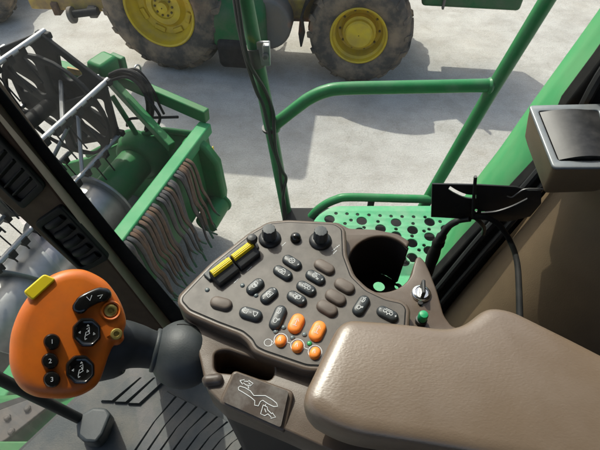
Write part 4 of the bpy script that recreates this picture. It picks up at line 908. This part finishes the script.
# ------------------------------------------------------------------ tractor beyond
def wheel(parent, c, Rt, wid, rr, nl, ax, ang0=0., hub=0):
    """tyre + rim; c = centre of the outer face, ax = axle direction pointing out to the viewer"""
    ax = V(ax).normalized()
    wo = bpy.data.objects.new('wheel', None); COL.objects.link(wo); wo.parent = parent
    org = V((0, 0, 0)); p = parent
    while p is not None: org += p.location; p = p.parent
    wo.location = c - org
    t = MB(); Rb = Rt * .945
    prof = [(rr * .98, -.02), (rr * 1.05, .012), (rr + (Rb - rr) * .25, .045), (rr + (Rb - rr) * .55, .055), (rr + (Rb - rr) * .82, .03), (Rb * .985, -.02), (Rb, -.07), (Rb * 1.005, -wid / 2), (Rb, -wid + .07), (Rb * .985, -wid + .02), (rr + (Rb - rr) * .6, -wid - .05), (rr, -wid + .03)]
    t.lathe(prof, c, ax, 72, cap=False)
    ex, ey, ez = frame_from(ax, V((1, 0, 0)))
    for k in range(nl):
        for side in (0, 1):
            a0 = 2 * PI * (k + .5 * side) / nl + ang0; pts = []
            vs = []
            for j in range(5):
                f_ = j / 4
                h = (-.012 - f_ * wid * .5) if side == 0 else (-wid + .012 + f_ * wid * .5)
                a = a0 + f_ * .20; wv = .030 + .012 * (1 - f_)
                top = Rt * (1 - .006 * (1 - f_)) if j else Rt * .965
                for (da, r_) in [(-wv * 1.3 / Rt, Rb * .97), (-wv / Rt, top), (wv / Rt, top), (wv * 1.3 / Rt, Rb * .97)]:
                    vs.append(c + ex * (math.cos(a + da) * r_) + ey * (math.sin(a + da) * r_) + ez * h)
            fs = []
            for j in range(4):
                for q in range(3): fs.append((j * 4 + q, j * 4 + q + 1, j * 4 + q + 5, j * 4 + q + 4))
            fs += [(0, 1, 2, 3), (16, 19, 18, 17)]
            t.add(vs, fs)
            # shoulder of the lug running down the sidewall
            vs = []
            sgn = 1 if side == 0 else -1; h0 = 0 if side == 0 else -wid
            for (r_, h, wv) in [(Rt * .965, h0 - sgn * .012, .045), (Rb * .965, h0 + sgn * .028, .042), (Rb * .90, h0 + sgn * .046, .03)]:
                for s_ in (-1, 1):
                    a = a0 + s_ * wv / Rt; vs.append(c + ex * (math.cos(a) * r_) + ey * (math.sin(a) * r_) + ez * h)
            for (r_, h, wv) in [(Rt * .93, h0 - sgn * .02, .045), (Rb * .94, h0 + sgn * .0, .042), (Rb * .89, h0 + sgn * .02, .03)]:
                for s_ in (-1, 1):
                    a = a0 + s_ * wv / Rt; vs.append(c + ex * (math.cos(a) * r_) + ey * (math.sin(a) * r_) + ez * h)
            t.add(vs, [(0, 1, 3, 2), (2, 3, 5, 4), (6, 8, 9, 7), (8, 10, 11, 9), (0, 2, 8, 6), (2, 4, 10, 8), (1, 7, 9, 3), (3, 9, 11, 5), (4, 5, 11, 10), (0, 6, 7, 1)])
    t.build('tyre', 'tyre', wo, sharp=24)
    r = MB()
    if hub == 0:
        rp = [(rr * 1.0, -.03), (rr * 1.03, .012), (rr * 1.0, .022), (rr * .96, .012), (rr * .93, -.05), (rr * .90, -.09), (rr * .88, -.10), (rr * .80, -.19), (rr * .62, -.20), (rr * .55, -.18), (rr * .5, -.14), (rr * .34, -.135), (rr * .32, -.16), (rr * .16, -.16), (rr * .15, -.1), (rr * .02, -.09)]
    else:
        rp = [(rr * 1.0, -.03), (rr * 1.03, .012), (rr * 1.0, .02), (rr * .96, .01), (rr * .93, -.05), (rr * .86, -.08), (rr * .84, -.16), (rr * .78, -.2), (rr * .68, -.21), (rr * .62, -.19), (rr * .60, -.10), (rr * .52, -.085), (rr * .50, -.04), (rr * .44, -.02), (rr * .02, -.015)]
    r.lathe(rp, c, ax, 64, cap=False)
    r.build('rim', 'rimyellow', wo, sharp=30)
    nb_ = MB()
    for k in range(10):
        a = 2 * PI * k / 10; rb_ = rr * (.26 if hub == 0 else .72); h = -.155 if hub == 0 else -.205
        nb_.lathe([(.016, -.02), (.016, .014), (.01, .02)], c + ex * (math.cos(a) * rb_) + ey * (math.sin(a) * rb_) + ez * h, ez, 6)
    nb_.build('wheel_nuts', 'rimdark', wo)
    if hub == 0:
        hb_ = MB()
        for k in range(8):
            a = 2 * PI * (k + .5) / 8; cdir = ex * math.cos(a) + ey * math.sin(a); tdir = ez.cross(cdir)
            hb_.box(c + cdir * (rr * .72) + ez * -.19, (.07, .16, .05), (cdir, tdir, ez))
        hb_.build('rim_clamps', 'rimyellow', wo, bevel=.012)
    return wo
TY = 6.12
trac = thing('tractor', 'green tractor with yellow rims parked across the concrete yard', 'tractor', (-.4, 7.0, 0))
def solve(x, y, z):
    d = ray(x, y); return CAM + d * ((z - CAM.z) / d.z)
rc_ = solve(159.0, 11.5, .92); fc_ = solve(358.5, 36.5, .735)
YAW = math.atan2(fc_.y - rc_.y, fc_.x - rc_.x); WB = (fc_ - V((rc_.x, rc_.y, fc_.z))).length
print('REAR', rc_, 'FRONT', fc_)
RRt = .92; RFt = .735
trac.location = V((rc_.x, rc_.y, 0)); trac.rotation_euler.z = 0
rc_ = V((rc_.x, rc_.y, 0)); TY = rc_.y; fc_ = V((rc_.x + WB, TY, 0))
wheel(trac, V((rc_.x, TY, RRt)), RRt, .52, .50, 20, (-.08, -1, 0), .1, 0)
wheel(trac, V((fc_.x, TY, RFt)), RFt, .45, .385, 18, (-.05, -1, 0), .05, 1)
wheel(trac, V((rc_.x, TY + 1.98, RRt)), RRt, .52, .50, 20, (0, 1, 0), .2, 0)
wheel(trac, V((fc_.x, TY + 1.9, RFt)), RFt, .45, .385, 18, (0, 1, 0), .3, 1)
X0, X1 = rc_.x, fc_.x
MB().tube([V((X0, TY + .2, RRt)), V((X0, TY + 1.8, RRt))], .16, 16).build('rear_axle', 'castiron', trac)
MB().tube([V((X1, TY + .2, RFt)), V((X1, TY + 1.8, RFt))], .12, 16).build('front_axle', 'castiron', trac)
yc = TY + 1.0
MB().box(((X0 + X1) / 2, yc, .95), (X1 - X0 + .6, .62, .55)).build('chassis', 'castiron', trac, bevel=.05)
MB().box((X1 - .35, yc - .42, .92), (.5, .25, .35)).build('engine_side', 'castiron', trac, bevel=.03)
hood = [(X0 + 1.2, 1.25), (X0 + 1.2, 2.05), (X1 + .2, 1.95), (X1 + .8, 1.75), (X1 + .9, 1.2)]
MB().prism([V((x, yc - .4, z)) for x, z in hood], V((0, .8, 0))).build('hood', 'tractorgreen', trac, bevel=.06)
cabp = [(X0 - .85, 1.6), (X0 + .75, 1.4), (X0 + .62, 3.1), (X0 - .75, 3.1)]
MB().prism([V((x, yc - .72, z)) for x, z in cabp], V((0, 1.44, 0))).build('tractor_cab', 'cabglassdark', trac, bevel=.04)
MB().box((X0 - .12, yc, 3.2), (1.7, 1.6, .2)).build('cab_roof', 'tractorgreen', trac, bevel=.09)
for s in (0, 1.98):
    fnd = MB(); o_ = []; i_ = []
    for k in range(13):
        a = R(20 + k * 12); o_.append((X0 + (RRt + .14) * math.cos(a), RRt + (RRt + .14) * math.sin(a))); i_.append((X0 + (RRt + .10) * math.cos(a), RRt + (RRt + .10) * math.sin(a)))
    fnd.prism([V((x, TY + s + (.0 if s == 0 else -.5), z)) for x, z in o_ + i_[::-1]], V((0, .55, 0))); fnd.build('fender', 'tractorgreen', trac)
for s in (0, 1.9):
    fnd = MB(); o_ = []; i_ = []
    for k in range(11):
        a = R(60 + k * 13.5); o_.append((X1 + (RFt + .10) * math.cos(a), RFt + (RFt + .10) * math.sin(a))); i_.append((X1 + (RFt + .075) * math.cos(a), RFt + (RFt + .075) * math.sin(a)))
    fnd.prism([V((x, TY + s + (.02 if s == 0 else -.45), z)) for x, z in o_ + i_[::-1]], V((0, .42, 0))); fnd.build('mudguard', 'rubber', trac)
# fuel tank and steps between the wheels
tk = X0 + .72; tk2 = X0 + 1.5
tank = MB(); tz = [(.42, .52), (.5, .46), (1.0, .4), (1.15, .5), (1.2, .95), (1.05, 1.18), (.62, 1.2), (.42, .95)]
tank.prism([V((tk, TY - .52 + dy, z)) for dy, z in tz], V((tk2 - tk, 0, 0))); tank.build('fuel_tank', 'tractorgreen', trac, bevel=.13)
tb_ = MB(); tb_.prism([V((tk + .08, TY - .53 + dy, z)) for dy, z in [(.38, .26), (.48, .16), (.95, .2), (1.0, .5), (.46, .66), (.36, .56)]], V((tk2 - tk - .12, 0, 0))); tb_.build('steps_and_shade', 'rubber', trac, bevel=.05)  # black lower steps, enlarged to paint in the dark shading here
MB().tube([V((tk2 - .02, TY + .06, .78)), V((tk2 - .02, TY + .6, .78))], .36, 28).build('air_reservoir', 'castiron', trac, bevel=.04)
MB().box((tk2 + .5, yc - .5, .9), (.5, .3, .3)).build('valve_block', 'oldyellow', trac, bevel=.04)
MB().box((tk2 + .22, yc - .6, .75), (.2, .35, .12)).build('step_bracket', 'tractorgreen', trac, bevel=.03)
for k in range(4):
    MB().tube(catmull([V((tk2 + .1 + .16 * k, yc - .5, 1.25)), V((tk2 + .2 + .18 * k, yc - .62, .95 - .05 * k)), V((tk2 + .45 + .18 * k, yc - .6, .8)), V((tk2 + .75 + .1 * k, yc - .48, 1.0))], 5), .022, 8).build('hydraulic_hose', 'rubber', trac)
MB().tube([V((X0 + .2, yc - .4, .62)), V((X1 - .2, yc - .45, .70))], .05, 10).build('drive_shaft', 'castiron', trac)
# front linkage and ballast block
bx0 = X1 + .72; bx1 = X1 + 1.9
MB().box(((bx0 + bx1) / 2 + .12, yc - .15, 1.33), (bx1 - bx0 + .1, 1.2, .52)).build('front_ballast', 'tractorgreen', trac, bevel=.05)
MB().box((bx0 + .35, yc - .78, 1.35), (.03, .06, .56)).build('ballast_strap', 'castiron', trac, bevel=.008)
trac.rotation_euler.z = YAW
# rear linkage beam
hb0 = thing('mounted_implement', 'chipped yellow implement beam with a black hitch bar behind the tractor', 'implement', ony(75, 10, 7.0))
iy = 6.75
MB().box((ony(70, 2, iy).x, iy, ony(70, 2, iy).z + .02), (1.15, .2, .2), frame_from(ZUP, V((1, -.08, -.03)).normalized())).build('beam', 'oldyellow', hb0, bevel=.02)
MB().box(ony(58, 6, iy - .02), (.1, .24, .18)).build('beam_bracket', 'rust', hb0, bevel=.015)
MB().tube([ony(70, 14.5, iy - .2), ony(98, 11, iy - .2)], .055, 14).build('hitch_bar', 'rubber', hb0)
MB().lathe([(.115, -.03), (.115, .03)], ony(72, 15, iy - .2), ony(98, 11, iy - .2) - ony(70, 14.5, iy - .2), 20).build('hitch_disc', 'castiron', hb0, bevel=.01)
MB().box(ony(94, 10, iy - .1), (.12, .2, .16)).build('hitch_lug', 'castiron', hb0, bevel=.02)
tr2 = thing('trailer', 'trailer behind the yellow implement showing one dusty tyre in the top left corner', 'trailer', ony(0, 12, 7.0))
wc_ = V((-5.45, 7.75, .58)); wheel(tr2, V((wc_.x, 7.75, .58)), .60, .42, .32, 16, (0, -1, 0), .1, 1)
wheel(tr2, V((wc_.x, 9.45, .58)), .60, .42, .32, 16, (0, 1, 0), .1, 1)
MB().box((wc_.x - .8, 8.6, .98), (2.2, 1.7, .3)).build('trailer_bed', 'oldyellow', tr2, bevel=.03)
MB().tube([V((wc_.x, 7.9, .58)), V((wc_.x, 9.3, .58))], .06, 12).build('axle', 'castiron', tr2)

# ------------------------------------------------------------------ light
SUN_EL, SUN_AZ = 49, -27         # azimuth measured from +Y towards +X
sd = V((math.sin(R(SUN_AZ)) * math.cos(R(SUN_EL)), math.cos(R(SUN_AZ)) * math.cos(R(SUN_EL)), math.sin(R(SUN_EL))))
su = bpy.data.lights.new('sun', 'SUN'); su.energy = 2.7; su.angle = R(.6); su.color = (1, .95, .88)
so_ = bpy.data.objects.new('sun', su); COL.objects.link(so_); so_.location = (0, 0, 20); so_.rotation_euler = (-sd).to_track_quat('-Z', 'Y').to_euler()
w = bpy.data.worlds.new('World'); scene.world = w; w.use_nodes = True
nt = w.node_tree; sky = nt.nodes.new('ShaderNodeTexSky'); sky.sky_type = 'NISHITA'; sky.sun_disc = False
sky.sun_elevation = R(SUN_EL); sky.sun_rotation = R(SUN_AZ); sky.dust_density = 4.5; sky.air_density = 1.0
bg = nt.nodes['Background']; nt.links.new(sky.outputs[0], bg.inputs['Color']); bg.inputs['Strength'].default_value = .15
vs_ = scene.view_settings; vs_.view_transform = 'Standard'; vs_.look = 'None'; vs_.exposure = 0.68; vs_.gamma = 1; vs_.use_curve_mapping = False
scene.cycles.max_bounces = 8; scene.cycles.transparent_max_bounces = 12; scene.cycles.caustics_reflective = False; scene.cycles.caustics_refractive = False
